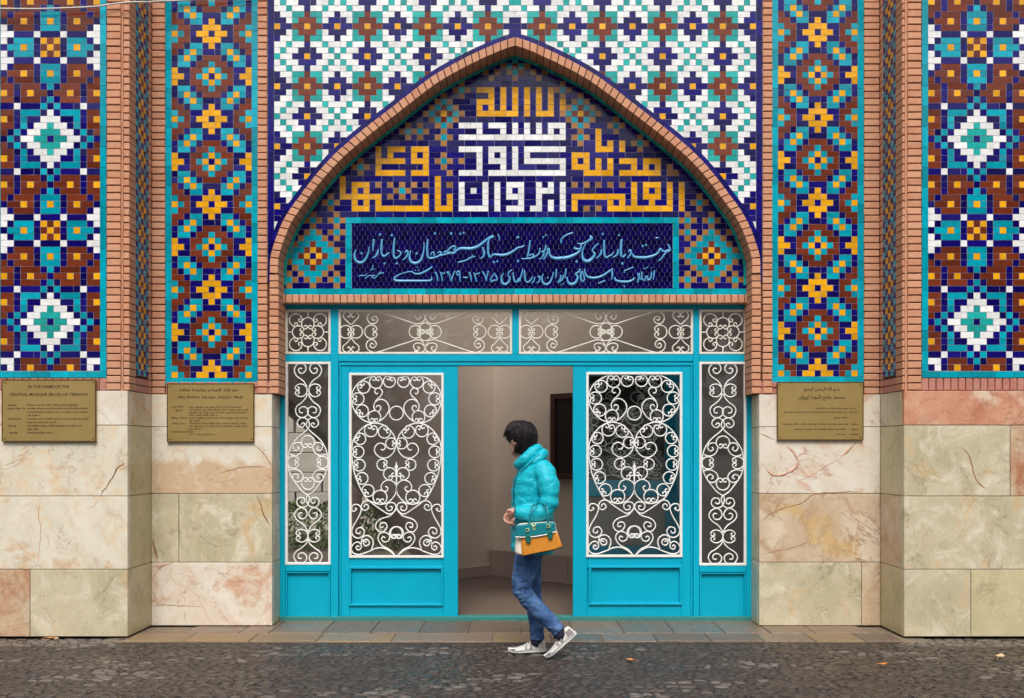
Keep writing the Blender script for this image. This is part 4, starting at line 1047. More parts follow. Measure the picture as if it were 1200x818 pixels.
transom(334.1, 387.4, 362.6, 415.1, 'sq'); transom(396.6, 600.1, 362.6, 415.1, 'long')
transom(608.1, 812.4, 362.6, 415.1, 'long'); transom(819.6, 874.9, 362.6, 415.1, 'sq')

# ------------------------------------------------------------------ ground
def structure(o): o['kind'] = 'structure'; return o
bm = bmesh.new()
NX = 60
xs = [-400, -60, -20, -8, -5, 0, 5, 8, 20, 60, 400]; ys = [-400, -80, -30, -10, -2, 2, 4, 5.5, 7, 8.0]
for i in range(len(xs)-1):
    for j in range(len(ys)-1):
        bm.faces.new([bm.verts.new((x, y, -0.0175)) for x, y in ((xs[i], ys[j]), (xs[i+1], ys[j]), (xs[i+1], ys[j+1]), (xs[i], ys[j+1]))])
bmesh.ops.remove_doubles(bm, verts=bm.verts, dist=1e-4)
street = structure(link('street', to_mesh('street', bm, 'street_bed'), None))
def sett_geo(bm, cx, cy, sx, sy, top, mi, n=6):
    a0 = rnd.uniform(0, 6.28); ring0, ring1, ring2 = [], [], []
    tx, ty = rnd.uniform(-.05, .05), rnd.uniform(-.05, .05)
    for k in range(n):
        a = 2*math.pi*(k+.5)/n+rnd.uniform(-.2, .2)
        ux = max(-1, min(1, 1.32*math.cos(a))); uy = max(-1, min(1, 1.32*math.sin(a)))
        x, y = ux*sx/2*rnd.uniform(.86, 1.0), uy*sy/2*rnd.uniform(.86, 1.0)
        ring0.append(bm.verts.new((cx+x, cy+y, -0.0175))); ring1.append(bm.verts.new((cx+x*.95, cy+y*.95, top-0.004+tx*x+ty*y)))
        ring2.append(bm.verts.new((cx+x*.70, cy+y*.70, top+tx*x+ty*y)))
    for A, B in ((ring0, ring1), (ring1, ring2)):
        for k in range(n):
            f = bm.faces.new((A[k], A[(k+1) % n], B[(k+1) % n], B[k])); f.material_index = mi; f.smooth = A is ring1
    f = bm.faces.new(ring2); f.material_index = mi; f.smooth = True
setts = []
y = 4.6
while y < 7.6:
    sy = rnd.uniform(0.040, 0.058); x = -5.3+rnd.uniform(0, .1)
    while x < 5.3:
        sx = rnd.uniform(0.045, 0.115)
        cx, cy = x+sx/2, y+sy/2
        lim = 7.315+0.02*math.sin(cx*7)
        if not (XL-.02 < cx < XR+.02): lim = FP-0.014
        if cy+sy/2 < lim: setts.append((cx, cy+rnd.uniform(-.006, .006), sx-0.004, sy-0.003))
        x += sx
    y += sy
bm = bmesh.new(); SM = []
for k in range(14):
    b2 = bmesh.new(); sett_geo(b2, 0, 0, 1, 1, 0.0, 0, 7)
    for v in b2.verts: v.co.z = v.co.z
    SM.append(b2)
vis = sorted([q for q in setts if 5.62 < q[1] < 6.4 and abs(q[0]) < q[1]*0.55], key=lambda q: q[1])[:296]
vs_ = set(vis)
for q in setts:
    pale = noise.noise(Vector((q[0]*1.3, q[1]*2.5, 4.0)))*0.8+rnd.random()
    if q[1] > 7.2 and abs(q[0]) > 2.9: pale += 0.75
    mi = 1 if pale > 1.02 else 0
    top = rnd.uniform(-0.014, -0.0085)
    if q in vs_:
        b2 = bmesh.new(); sett_geo(b2, 0, 0, q[2], q[3], top+0.0, 0, 7)
        link('sett', to_mesh('sett', b2, ('sett_stone', 'sett_pale')[mi]), street, (q[0], q[1], 0))
    else: sett_geo(bm, q[0], q[1], q[2], q[3], top, mi, 7)
for b2 in SM: b2.free()
o = link('setts', to_mesh('setts', bm, 'sett_stone', 'sett_pale'), street); o['kind'] = 'stuff'
# stone slabs between the piers
pv = structure(link('pavement', box_mesh('pavement', (XR-XL+0.3, 1.0, 0.02), 'joint_dark'), None, ((XL+XR)/2, 7.84, -0.034+0.01)))
rowA = [-2.66, -2.22, -1.98, -1.55, -1.16, -0.77, -0.37, 0.05, 0.47, 0.88, 1.29, 1.70, 2.06, 2.42, 2.86]
rowB = [-3.02, -2.55, -2.05, -1.53, -0.95, -0.17, 0.28, 0.68, 1.10, 1.52, 1.92, 2.32, 2.70, 3.00]
for rowx, ya, yb in ((rowA, 7.665, 8.27), (rowB, 7.335, 7.655)):
    for xa, xb in zip(rowx, rowx[1:]):
        c, s = span(xa+.004, xb-.004, ya+rnd.uniform(0, .006), yb-rnd.uniform(0.002, .008), -0.034, 0.0-rnd.uniform(0, .004))
        bm = bmesh.new(); box(bm, (0, 0, 0), s)
        bmesh.ops.bevel(bm, geom=[e for e in bm.edges if all(v.co.z > 0 for v in e.verts)], offset=0.006, segments=1, affect='EDGES')
        link('paving_slab', to_mesh('paving_slab', bm, 'slab_ochre' if (ya < 7.5 and rnd.random() < .55) else 'slab_stone'), pv, c, (rnd.uniform(-.004, .004), rnd.uniform(-.004, .004), rnd.uniform(-.006, .006)))
# fallen leaves
def leaf(px, py, sz, mat, label, rz):
    Y = EYE*F/(py-CY); bm = bmesh.new(); pts = [(-1, 0), (-.5, .45), (0, .6), (.55, .4), (1.1, 0), (.55, -.42), (0, -.62), (-.5, -.45)]
    c0 = bm.verts.new((0, 0, 0.004)); vs = [bm.verts.new((x*sz, y*sz, 0.004+0.16*sz*(x*x+y*y)+rnd.uniform(0, .12)*sz)) for x, y in pts]
    for i in range(8): bm.faces.new((c0, vs[i], vs[(i+1) % 8]))
    r = bmesh.ops.extrude_face_region(bm, geom=list(bm.faces)); bmesh.ops.translate(bm, verts=[v for v in r['geom'] if isinstance(v, bmesh.types.BMVert)], vec=(0, 0, 0.0015))
    ribbon(bm, [(-1.7*sz, 0.006), (-.9*sz, 0.010)], -.002, .002, w=0.003)
    o = link('fallen_leaf', to_mesh('fallen_leaf', bm, mat), None, (PX(px, Y), Y, 0.0), (0, 0, rz))
    tag(o, label, 'leaf', 'fallen leaves on the paving')
leaf(59, 748.5, 0.036, 'leaf_orange', 'orange leaf lying on pale stones below the left pier', 0.4)
leaf(66, 749.2, 0.030, 'leaf_pale', 'pale leaf touching the orange one below the left pier', 1.9)
leaf(739, 774, 0.032, 'leaf_orange', 'orange leaf on the dark setts to the right of the walking woman', 2.6)
leaf(1035, 779, 0.030, 'leaf_orange', 'small orange leaf on the setts before the right pier corner', 0.2)
leaf(1172, 770, 0.050, 'leaf_pale', 'large pale leaf on the setts below the far right pier', 0.9)

# ------------------------------------------------------------------ the passage behind the doors
fl = structure(link('passage_floor', box_mesh('passage_floor', (9, 6.5, 0.03), 'passage_paving'), None, (0, 8.30+3.25, -0.017)))
def wall_poly(name, A, B, outline, thick, mat, z0, z1):
    """vertical wall through A-B (x,y); outline is a list of (s, z) along it; extruded away from the camera."""
    A, B = Vector(A), Vector(B); u = (B-A).normalized(); n = Vector((-u.y, u.x))
    if n.y < 0: n = -n
    bm = bmesh.new(); f_ = []; b_ = []
    for s, z in outline:
        p = A+u*s; f_.append(bm.verts.new((p.x, p.y, z))); q = p+n*thick; b_.append(bm.verts.new((q.x, q.y, z)))
    a = bm.faces.new(f_); b3 = bm.faces.new(b_[::-1]); k = len(f_)
    for i in range(k): bm.faces.new((f_[i], b_[i], b_[(i+1) % k], f_[(i+1) % k]))
    bmesh.ops.triangulate(bm, faces=[a, b3])
    return structure(link(name, to_mesh(name, bm, mat), None))
CORN = (-0.25, 11.30); RW = (2.45, 9.0); LW = (-3.45, 8.02)
H = 3.22
rl = (Vector(RW)-Vector(CORN)).length
wr = wall_poly('passage_wall', CORN, RW, [(0, 0), (rl, 0), (rl, H), (0, H)], 0.25, 'plaster', 0, H)
def on_left(px):                                      # where the ray of a photo column meets the left wall
    m = (px-CX)/F; d = Vector(LW)-Vector(CORN); k = d.y/d.x
    y = (CORN[1]-k*CORN[0])/(1-k*m); return (m*y, y)
def lpt(px, py):
    x, y = on_left(px); return ((Vector((x, y))-Vector(CORN)).length, EYE-(py-CY)*y/F)
ll = (Vector(LW)-Vector(CORN)).length
crv = [lpt(*p) for p in ((506, 690), (502, 655), (486, 628), (462, 596), (440, 574), (415, 550), (395, 525), (372, 498), (352, 478), (338, 466), (325, 462))]
ol = [(0, 0), (crv[0][0], 0)]+crv[1:]+[(ll, crv[-1][1]), (ll, H), (0, H)]
wl = wall_poly('passage_wall', CORN, LW, ol, 0.25, 'plaster', 0, H)
def plinth(A, B, s0, s1, h, th, n):
    A, B = Vector(A), Vector(B); u = (B-A).normalized(); nn = Vector((-u.y, u.x)); nn = nn if nn.y < 0 else -nn
    ang = math.atan2(u.y, u.x)
    if math.cos(ang) < 0: ang += math.pi
    for i in range(n):
        sa, sb = s0+(s1-s0)*i/n, s0+(s1-s0)*(i+1)/n; p = A+u*((sa+sb)/2)+nn*(th/2)
        part('plinth_block', wr if th > 0.08 else wl, (p.x, p.y, h/2), (sb-sa-0.004, th, h), 'plinth_stone', 0.004, (0, 0, ang))
plinth(CORN, RW, 0.02, 3.5, 0.31, 0.10, 6)
plinth(CORN, LW, 0.10, 1.25, 0.13, 0.05, 2)
# dark framed board on the right wall
def on_right(px):
    m = (px-CX)/F; d = Vector(RW)-Vector(CORN); k = d.y/d.x
    y = (CORN[1]-k*CORN[0])/(1-k*m); return Vector((m*y, y))
ang = math.atan2(RW[1]-CORN[1], RW[0]-CORN[0])
p0, p1 = on_right(649), on_right(706); yb_ = (p0.y)
zb1, zb0 = EYE-(462-CY)*yb_/F, EYE-(561-CY)*yb_/F
ctr = (p0+p1)/2+Vector((math.sin(ang), -math.cos(ang)))*0.04; L_ = (p1-p0).length
nb = thing('wall_board', 'dark brown framed board hanging on the plaster wall inside the passage', 'board', (ctr.x, ctr.y, (zb0+zb1)/2))
nb.rotation_euler = (0, 0, ang)
def npart(name, x0, x1, z0, z1, d0, d1, mat):
    me = box_mesh(name, (x1-x0, d1-d0, z1-z0), mat, 0.003); o = D.objects.new(name, me); COL.objects.link(o); o.parent = nb; o.location = ((x0+x1)/2, (d0+d1)/2, (z0+z1)/2)
hh = (zb1-zb0)/2; hl = L_/2
npart('frame', -hl, hl, hh-.06, hh, -.03, .03, 'dark_wood'); npart('frame', -hl, hl, -hh, -hh+.06, -.03, .03, 'dark_wood')
npart('frame', -hl, -hl+.06, -hh+.061, hh-.061, -.03, .03, 'dark_wood'); npart('frame', hl-.06, hl, -hh+.061, hh-.061, -.03, .03, 'dark_wood')
npart('panel', -hl+.05, hl-.05, -hh+.05, hh-.05, -.005, .02, 'dark_panel')
# inner leaf standing open behind the right door
iy = DP+0.42
il = thing('inner_door', 'second grilled turquoise leaf standing open behind the right door glass', 'door', (PX(745, iy), iy, 0))
def ibar(name, a, c, t, b_, y0, y1, mat='paint_teal'):
    cc, s = span(PX(a, iy), PX(c, iy), y0, y1, PZ(b_, iy), PZ(t, iy)); return part(name, il, cc, s, mat, 0.003)
ibar('stile', 780, 812, 430, 712, iy, iy+.045); ibar('stile', 676, 684, 430, 712, iy, iy+.045)
ibar('rail', 684.2, 779.8, 430, 440, iy+.001, iy+.045); ibar('rail', 684.2, 779.8, 563, 582, iy+.001, iy+.045); ibar('rail', 684.2, 779.8, 640, 712, iy+.001, iy+.045)
ibar('panel', 684.2, 779.8, 582.2, 639.8, iy+.02, iy+.03, 'garden_wall_stone')
def fi_(x, y):
    p, q = d1(x, y); return (732+(p-464.9)*0.82, 442+(q-437)*0.56)
grille('grille', il, DOOR, fi_, iy+.012, 'paint_oldwhite', mirror=732)
ibar('dim_interior_sheet', 684.2, 779.8, 440.2, 562.8, iy+.05, iy+.055, 'dark_panel')  # near-black sheet stands in for the dim interior behind the grille

# ------------------------------------------------------------------ garden seen through the opening on the left
gd = structure(link('garden_ground', box_mesh('garden_ground', (16, 9, 0.03), 'garden_soil'), None, (-7.5, 16.0, -0.02)))
def leaves(bm, c, s, n, sz):
    for _ in range(n):
        while True:
            p = Vector((rnd.uniform(-1, 1), rnd.uniform(-1, 1), rnd.uniform(-1, 1)))
            if 0.25 < abs(p.x)**3+abs(p.y)**3+abs(p.z)**3 < 1.0+0.25*noise.noise(Vector((p.x*3, p.z*3, p.y*3))): break
        q = Vector((c[0]+p.x*s[0]/2, c[1]+p.y*s[1]/2, c[2]+p.z*s[2]/2)); a = Vector((rnd.uniform(-1, 1), rnd.uniform(-1, 1), rnd.uniform(-.4, 1))).normalized(); b_ = a.orthogonal().normalized()*sz*rnd.uniform(.6, 1.2)
        d = a.cross(b_).normalized()*sz*rnd.uniform(.3, .6)
        bm.faces.new([bm.verts.new(q+v) for v in (-b_, d, b_, -d)])
hd = thing('hedge', 'clipped green hedge in the garden seen through the left door glass', 'hedge', (-4.1, 14.2, 0))
bm = bmesh.new(); leaves(bm, (-3.8, 14.2, 0.36), (6.2, 0.8, 0.75), 6500, 0.045)
o = link('foliage', to_mesh('foliage', bm, 'foliage', recalc=False), hd); o.location = -WLOC[hd]; o['kind'] = 'stuff'
tt = thing('garden_tree', 'dark leaning tree trunk with a thin crown beyond the passage opening', 'tree', (-2.28, 13.0, 0))
def loft(bm, rings, n=12, mi=0, cap=True, ref=(0, 1, 0)):
    """rings: (centre, r_depth, r_across) along a path; cross-sections are ellipses, r_depth measured along ref."""
    L = []
    for i, (c, ry, rx) in enumerate(rings):
        a = Vector(rings[max(0, i-1)][0]); b_ = Vector(rings[min(len(rings)-1, i+1)][0]); t = b_-a
        t = t.normalized() if t.length > 1e-9 else Vector((0, 0, 1))
        nn = Vector(ref)-t*t.dot(Vector(ref))
        nn = nn.normalized() if nn.length > 1e-4 else t.orthogonal().normalized()
        bb = t.cross(nn)
        L.append([bm.verts.new(Vector(c)+nn*(ry*math.sin(2*math.pi*k/n))+bb*(rx*math.cos(2*math.pi*k/n))) for k in range(n)])
    for A, B in zip(L, L[1:]):
        for k in range(n):
            f = bm.faces.new((A[k], A[(k+1) % n], B[(k+1) % n], B[k])); f.material_index = mi; f.smooth = True
    if cap: bm.faces.new(L[0][::-1]).material_index = mi; bm.faces.new(L[-1]).material_index = mi
bm = bmesh.new()
loft(bm, [((-2.28, 13, 0), .15, .17), ((-2.24, 13, .5), .12, .13), ((-2.15, 13, 1.2), .11, .11), ((-2.2, 13, 2.0), .09, .09), ((-2.1, 13, 3.4), .05, .05)])
loft(bm, [((-2.16, 13, 1.1), .06, .06), ((-2.5, 12.9, 1.7), .045, .045), ((-2.75, 12.8, 2.6), .02, .02)]); loft(bm, [((-2.2, 13, 1.9), .05, .05), ((-1.8, 13.1, 2.5), .035, .035), ((-1.5, 13.1, 3.2), .02, .02)])
o = link('trunk', to_mesh('trunk', bm, 'bark'), tt); o.location = -WLOC[tt]
bm = bmesh.new()
for c, s, n in (((-2.2, 13, 3.6), (2.2, 1.8, 1.4), 700), ((-2.8, 12.8, 2.9), (1.1, 1.0, .8), 260), ((-1.5, 13.1, 3.4), (1.1, 1, .8), 260)): leaves(bm, c, s, n, .06)
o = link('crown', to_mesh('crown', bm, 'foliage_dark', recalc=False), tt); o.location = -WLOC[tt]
gw = thing('garden_wall', 'pale stone garden wall behind the hedge seen through the left side light', 'wall', (-4.5, 17.5, 0))
for r in range(6):
    for k in range(9):
        part('stone_block', gw, (-9.0+k*1.0+(0.5 if r % 2 else 0)+rnd.uniform(-.02, .02), 17.5, 0.18+r*0.36), (0.985, 0.3, 0.35), 'garden_wall_stone', 0.01)

# ------------------------------------------------------------------ brass plaques
BENCH = D.scenes.new('bench')                         # an empty side scene, so that shaping one mesh does not re-evaluate the whole place
def evaluated(o):
    BENCH.collection.objects.link(o); vl = BENCH.view_layers[0]; vl.update(); dg = vl.depsgraph; dg.update()
    me = D.meshes.new_from_object(o.evaluated_get(dg)); BENCH.collection.objects.unlink(o); return me
def text_mesh(body, size, align='CENTER', sx=1.0):
    cu = D.curves.new('text', 'FONT'); cu.body = body; cu.size = size; cu.align_x = align; cu.extrude = 0.0006; cu.offset = size*0.012; cu.resolution_u = 2
    o = D.objects.new('text', cu); me = evaluated(o)
    D.objects.remove(o); D.curves.remove(cu)
    for v in me.vertices: v.co = Vector((v.co.x*sx, -v.co.z, v.co.y))
    me.materials.clear(); me.materials.append(MATS['engraving']); return me
def fake_words(bm, x0, x1, z, h, Y, full=True):
    """a line of engraved script too small to read: short upright and cross strokes grouped as words."""
    x = x0
    while x < x1-h*0.6:
        wl_ = rnd.uniform(2, 8)*h*0.75
        xe = min(x1, x+wl_)
        while x < xe:
            a = h*rnd.choice((0.7, 0.7, 0.7, 1.05)); lo = -h*0.3 if rnd.random() < .12 else 0
            box(bm, (x, Y, z+(a+lo)/2), (h*0.20, 0.0012, a-lo))
            if rnd.random() < .75: box(bm, (x+h*0.22, Y+.0002, z+rnd.choice((0.05, 0.35, 0.65))*h), (h*0.5, 0.0012, h*0.16))
            x += h*rnd.uniform(.48, .66)
        x += h*0.55
def plaque(a, c, t, b_, Y, label, heads, lines, rtl=False):
    yf = Y-0.012-0.022
    ctr = P((a+c)/2, (t+b_)/2, yf); q = thing('brass_plaque', label, 'plaque', ctr, 'brass plaques on the marble')
    w_, h_ = (c-a)*yf/F, (b_-t)*yf/F
    part('plate', q, (ctr.x, yf+.010, ctr.z), (w_, 0.02, h_), 'brass', 0.004)
    bm = bmesh.new(); e = 0.007
    for cc, s in (((0, 0, h_/2-e/2), (w_-.0005, .006, e)), ((0, 0, -h_/2+e/2), (w_-.0005, .006, e)), ((-w_/2+e/2, 0, 0), (e, .006, h_-2*e)), ((w_/2-e/2, 0, 0), (e, .006, h_-2*e))):
        box(bm, (ctr.x+cc[0], yf-.0005, ctr.z+cc[2]), s, 0, 0.0015)
    o = link('rim', to_mesh('rim', bm, 'brass_edge'), q); o.location = -WLOC[q]
    for px, pz in ((a+3.5, t+3.5), (c-3.5, t+3.5), (a+3.5, b_-3.5), (c-3.5, b_-3.5)):
        bm = bmesh.new(); bmesh.ops.create_cone(bm, cap_ends=True, segments=10, radius1=0.006, radius2=0.004, depth=0.004, matrix=Matrix.Rotation(R(90), 4, 'X'))
        link('screw', to_mesh('screw', bm, 'brass_edge'), q, P(px, pz, yf-.003))
    for body, px, pz, hpx, wpx, al in heads:
        me = text_mesh(body, hpx*yf/F*1.38, 'CENTER')
        xs_ = [v.co.x for v in me.vertices]; wd = max(xs_)-min(xs_); mid = (max(xs_)+min(xs_))/2; k = wpx*yf/F/wd
        for v in me.vertices: v.co.x = (v.co.x-mid)*k
        me.name = 'lettering'; link('lettering', me, q, P(px, pz, yf-.0006))
    bm = bmesh.new()
    for x0_, x1_, zz in lines: fake_words(bm, PX(x0_, yf), PX(x1_, yf), PZ(zz+0.8, yf), 2.0*yf/F, yf-.0008)
    o = link('small_lettering', to_mesh('small_lettering', bm, 'engraving'), q); o.location = -WLOC[q]; o['kind'] = 'stuff'
L1 = [(9.5, 22, 474.6), (9.5, 30, 478.6), (9.5, 24.5, 490.8), (9.5, 19, 499), (11, 22, 507.2), (32, 91, 474.6), (32, 103, 478.6), (32, 103, 482.8), (32, 47, 486.6), (32, 104, 490.8), (32, 66, 495), (32, 96, 499), (32, 45, 503), (32, 62, 507)]
plaque(2, 112.3, 444.6, 517.5, FP, 'brass plaque with English lettering on the far left pier',
       [('IN THE NAME OF THE', 57, 454.8, 3.6, 48, 0), ('CENTRAL MOSQUE (BLUE) OF YEREVAN', 56.7, 463.8, 3.4, 92, 0)], L1)
L2 = [(202, 216, 476.8), (206, 215, 481), (201.5, 219, 489.8), (201.5, 219, 496.3), (201.5, 227, 506), (222, 283, 477), (222, 291, 480.2), (222, 291, 483.5), (222, 256, 486.5), (222, 291, 489.8), (222, 234, 493), (222, 290, 496.2), (222, 290, 499.5), (222, 236, 502.8), (222, 252, 509)]
plaque(195.6, 297.6, 449.2, 518, RP, 'brass plaque with two bold heading lines below the left flower mosaic', [], L2)
bm = bmesh.new(); q_ = [o for o in D.objects if o.name.startswith('brass_plaque')][-1]; yf = RP-0.034
for x0_, x1_, zz in ((211, 283, 458.5), (208.5, 285, 466.8)): fake_words(bm, PX(x0_, yf), PX(x1_, yf), PZ(zz, yf), 3.3*yf/F, yf-.0008)
o = link('heading_lettering', to_mesh('heading_lettering', bm, 'engraving'), q_); o.location = -WLOC[q_]; o['kind'] = 'stuff'
L3 = [(956, 994, 478.5), (996, 1006, 478.5), (919, 994, 483), (996, 1006, 483), (977, 994, 489.5), (918, 994, 497), (998, 1006, 497), (931, 994, 503), (998, 1006, 503), (981, 990, 509), (996, 1006, 509)]
# Persian headings in joined letter forms, written right to left
H1 = '\uFEE2\uFEF4\uFEA3\uFEAE\uFEDF\u0627 \uFEE6\uFEE4\uFEA3\uFEAE\uFEDF\u0627 \uFEEA\uFEE0\uFEDF\u0627 \uFEE2\uFEB4\uFE91'
H2 = '\uFEE5\u0627\u0648\uFEAE\uFBFE\u0627 )\u062F\uFEEE\uFE92\uFB90( \uFECA\uFEE3\uFE8E\uFE9F \uFEAA\uFEA0\uFEB4\uFEE3'
plaque(910.8, 1012, 447.5, 515.8, RP, 'brass plaque with Persian lettering right of the entrance',
       [(H1, 963, 457.6, 4.2, 42, 0), (H2, 963, 467, 4.4, 54, 0)], L3)

# ------------------------------------------------------------------ cable strung across the top left
cq = catmull([Vector(P(*p)) for p in ((-30, 11.5, FP-.06), (0, 10.2, FP-.06), (50, 10.3, FP-.06), (107, 8, FP-.05), (130, 5, FP-.04), (152, 2.6, FP-.02), (170, 2.4, FP+.10), (200, 1.0, RP-.06), (240, -1, RP-.05), (300, -6, RP-.05))], 8)
bm = bmesh.new(); loft(bm, [(p, .0065, .0065) for p in cq], 8)
cb = link('cable', to_mesh('cable', bm, 'cable_white', smooth=True), None); tag(cb, 'thin white cable strung across the top of the left mosaics', 'cable')


# ------------------------------------------------------------------ the woman
PY = PERSON_Y
def W(px, py, dy=0.0): return Vector((PX(px, PY), PY+dy, PZ(py, PY)))
S = PY/F                                              # metres per pixel at the woman
def remesh(name, bm, voxel, mat, disp=0.0, dscale=12.0, smooth=4, seed=0):
    bmesh.ops.recalc_face_normals(bm, faces=bm.faces)
    me = D.meshes.new(name); bm.to_mesh(me); bm.free(); o = D.objects.new(name, me)
    m = o.modifiers.new('r', 'REMESH'); m.mode = 'VOXEL'; m.voxel_size = voxel; m.use_smooth_shade = True
    if smooth: s_ = o.modifiers.new('s', 'SMOOTH'); s_.iterations = smooth; s_.factor = 0.5
    r = evaluated(o); D.objects.remove(o); D.meshes.remove(me)
    if disp:
        for v, vn in [(v, v.normal.copy()) for v in r.vertices]:
            p = v.co*dscale
            d = noise.noise(Vector((p.x, p.y, p.z*1.6+seed)))*0.6+noise.noise(Vector((p.x*2.3, p.y*2.3, p.z*3.4+seed)))*0.4
            v.co += vn*(d*disp)
    r.name = name; r.materials.clear(); r.materials.append(MATS[mat]); r.polygons.foreach_set('use_smooth', [True]*len(r.polygons)); return r
wo = thing('person', 'woman in a turquoise padded jacket and blue jeans walking past the open door', 'person', W(625, 768))
def wpart(name, me, parent=None):
    o = link(name, me, parent or wo); o.location = -WLOC[parent or wo]; WLOC[o] = Vector((0, 0, 0)); return o
NEAR, FAR = -0.085, 0.085
# body: head, neck, trunk, arms with hands, legs, as one surface
b_ = bmesh.new()
HD = W(609.5, 516.0, 0.015); yaw = R(54); fx = Vector((-math.cos(yaw), math.sin(yaw), 0)); sx_ = Vector((-fx.y, fx.x, 0)); up = Vector((0, 0, 1))
def hp(f, s, u): return HD+fx*f+sx_*s+up*u
prof = [(-.118, .040, .036, .012), (-.100, .062, .050, .018), (-.070, .082, .062, .010), (-.035, .094, .069, .002), (0, .098, .073, -.002), (.035, .098, .074, -.006), (.070, .088, .068, -.010), (.098, .060, .048, -.012), (.112, .025, .020, -.014)]
L = []
for u, rf, rs, f0 in prof:
    L.append([b_.verts.new(hp(f0+rf*math.cos(2*math.pi*k/16), rs*math.sin(2*math.pi*k/16), u)) for k in range(16)])
for A, B in zip(L, L[1:]):
    for k in range(16): b_.faces.new((A[k], A[(k+1) % 16], B[(k+1) % 16], B[k]))
b_.faces.new(L[0][::-1]); b_.faces.new(L[-1])
loft(b_, [(hp(.085, 0, .025), .009, .008), (hp(.104, 0, .000), .012, .010), (hp(.116, 0, -.018), .014, .012), (hp(.096, 0, -.026), .013, .010)], 8, ref=sx_)       # nose
loft(b_, [(hp(.090, -.022, -.052), .005, .006), (hp(.103, 0, -.052), .008, .009), (hp(.090, .022, -.052), .005, .006)], 8, ref=up)                           # lips
for e in (-1, 1):
    loft(b_, [(hp(-.01, e*.070, -.028), .006, .014), (hp(-.012, e*.080, 0), .007, .018), (hp(-.014, e*.078, .026), .005, .014)], 8, ref=sx_)                    # ears
loft(b_, [(HD+Vector((.010, 0, -.07)), .052, .050), (W(617, 533, .01), .055, .055), (W(622, 545, 0), .075, .070), (W(625, 556), .150, .085), (W(624, 590), .140, .100), (W(624, 620), .130, .100), (W(622.5, 640), .145, .095), (W(620.5, 650), .135, .080)], 16)
ARM_N = [(W(636, 549, -.14), .055), (W(642, 562, -.185), .052), (W(643.5, 577, -.205), .046), (W(643, 591, -.205), .042), (W(632, 598.5, -.205), .040), (W(617, 599, -.19), .034), (W(604, 597.5, -.175), .026), (W(600, 597.5, -.170), .024)]
ARM_F = [(W(632, 549, .14), .055), (W(633, 565, .185), .050), (W(631, 585, .20), .042), (W(618, 598, .13), .038), (W(606, 600, .02), .030), (W(598.5, 600.5, -.07), .024)]
for arm in (ARM_N, ARM_F): loft(b_, [(c, r, r) for c, r in arm], 12)
LEG_N = [(W(618.5, 648, NEAR), .070), (W(615.5, 664, NEAR), .065), (W(613.5, 681, NEAR), .056), (W(613, 692, NEAR), .048), (W(621, 703, NEAR), .044), (W(634, 716, NEAR), .040), (W(648, 731, NEAR), .034), (W(654, 738, NEAR), .032)]
LEG_F = [(W(621.5, 648, FAR), .070), (W(621.5, 664, FAR), .060), (W(624.5, 681, FAR), .055), (W(624.5, 695, FAR), .047), (W(626, 712, FAR), .044), (W(628, 730, FAR), .040), (W(629, 748, FAR), .033), (W(629, 755, FAR), .032)]
for leg in (LEG_N, LEG_F): loft(b_, [(c, r, r) for c, r in leg], 12)
loft(b_, [(W(654, 738, NEAR), .032, .032), (W(657, 746, NEAR), .026, .026), (W(650.5, 756.5, NEAR), .030, .020), (W(646, 761.5, NEAR), .024, .010)], 10); loft(b_, [(W(629, 752, FAR), .032, .032), (W(627, 759, FAR), .026, .024), (W(614, 763, FAR), .032, .014), (W(604, 764.5, FAR), .024, .008)], 10)
def hand(bw, wrist, d, pn, spread, curl, side):
    """d: towards the fingers, pn: palm normal, spread: across the palm (towards the index finger)."""
    d, pn, spread = d.normalized(), pn.normalized(), spread.normalized()
    loft(bw, [(wrist-d*.02, .022, .018), (wrist, .026, .018), (wrist+d*.035, .036, .016), (wrist+d*.075, .038, .014), (wrist+d*.085, .034, .011)], 10, ref=spread)
    for i, (off, ln) in enumerate(((.033, .072), (.011, .080), (-.011, .074), (-.032, .058))):
        p = wrist+d*.078+spread*off; dd = d.copy(); pts = [(p-d*.012, .0080, .0080)]
        for k, (sl, r) in enumerate(((.45, .0078), (.30, .0072), (.25, .0062))):
            dd = (Matrix.Rotation(R(curl*(0.7+.18*i)*(1.0, 1.2, .8)[k]), 3, spread) @ dd) if side > 0 else (Matrix.Rotation(-R(curl*(0.7+.18*i)*(1.0, 1.2, .8)[k]), 3, spread) @ dd)
            p = p+dd*ln*sl; pts.append((p.copy(), r, r))
        loft(bw, pts, 8, ref=spread)
    p = wrist+d*.022+spread*.026; t = (d*.55+spread*.75+pn*.35).normalized()
    loft(bw, [(p-t*.012, .012, .012), (p+t*.022, .0115, .0115), (p+t*.022+(d*.9+pn*.4).normalized()*.024, .0095, .0095), (p+t*.024+(d*.9+pn*.4).normalized()*.046, .0075, .0075)], 8, ref=pn)
hand(b_, W(604.0, 597.0, -.172), Vector((-.72, .35, -.60)), Vector((.5, .65, -.45)), Vector((-.35, -.55, .60)), 62, 1)
hand(b_, W(603.5, 601.0, -.065), Vector((-.45, -.30, -.85)), Vector((.8, -.2, -.4)), Vector((-.5, .6, .5)), 70, 1)
wpart('body', remesh('body', b_, 0.0036, 'skin', 0, smooth=2))
for e in (-1, 1):
    bm = bmesh.new(); bmesh.ops.create_uvsphere(bm, u_segments=12, v_segments=8, radius=.012, matrix=Matrix.Translation(hp(.082, e*.032, .012))); wpart('eye', to_mesh('eye', bm, 'eye_white', smooth=True))
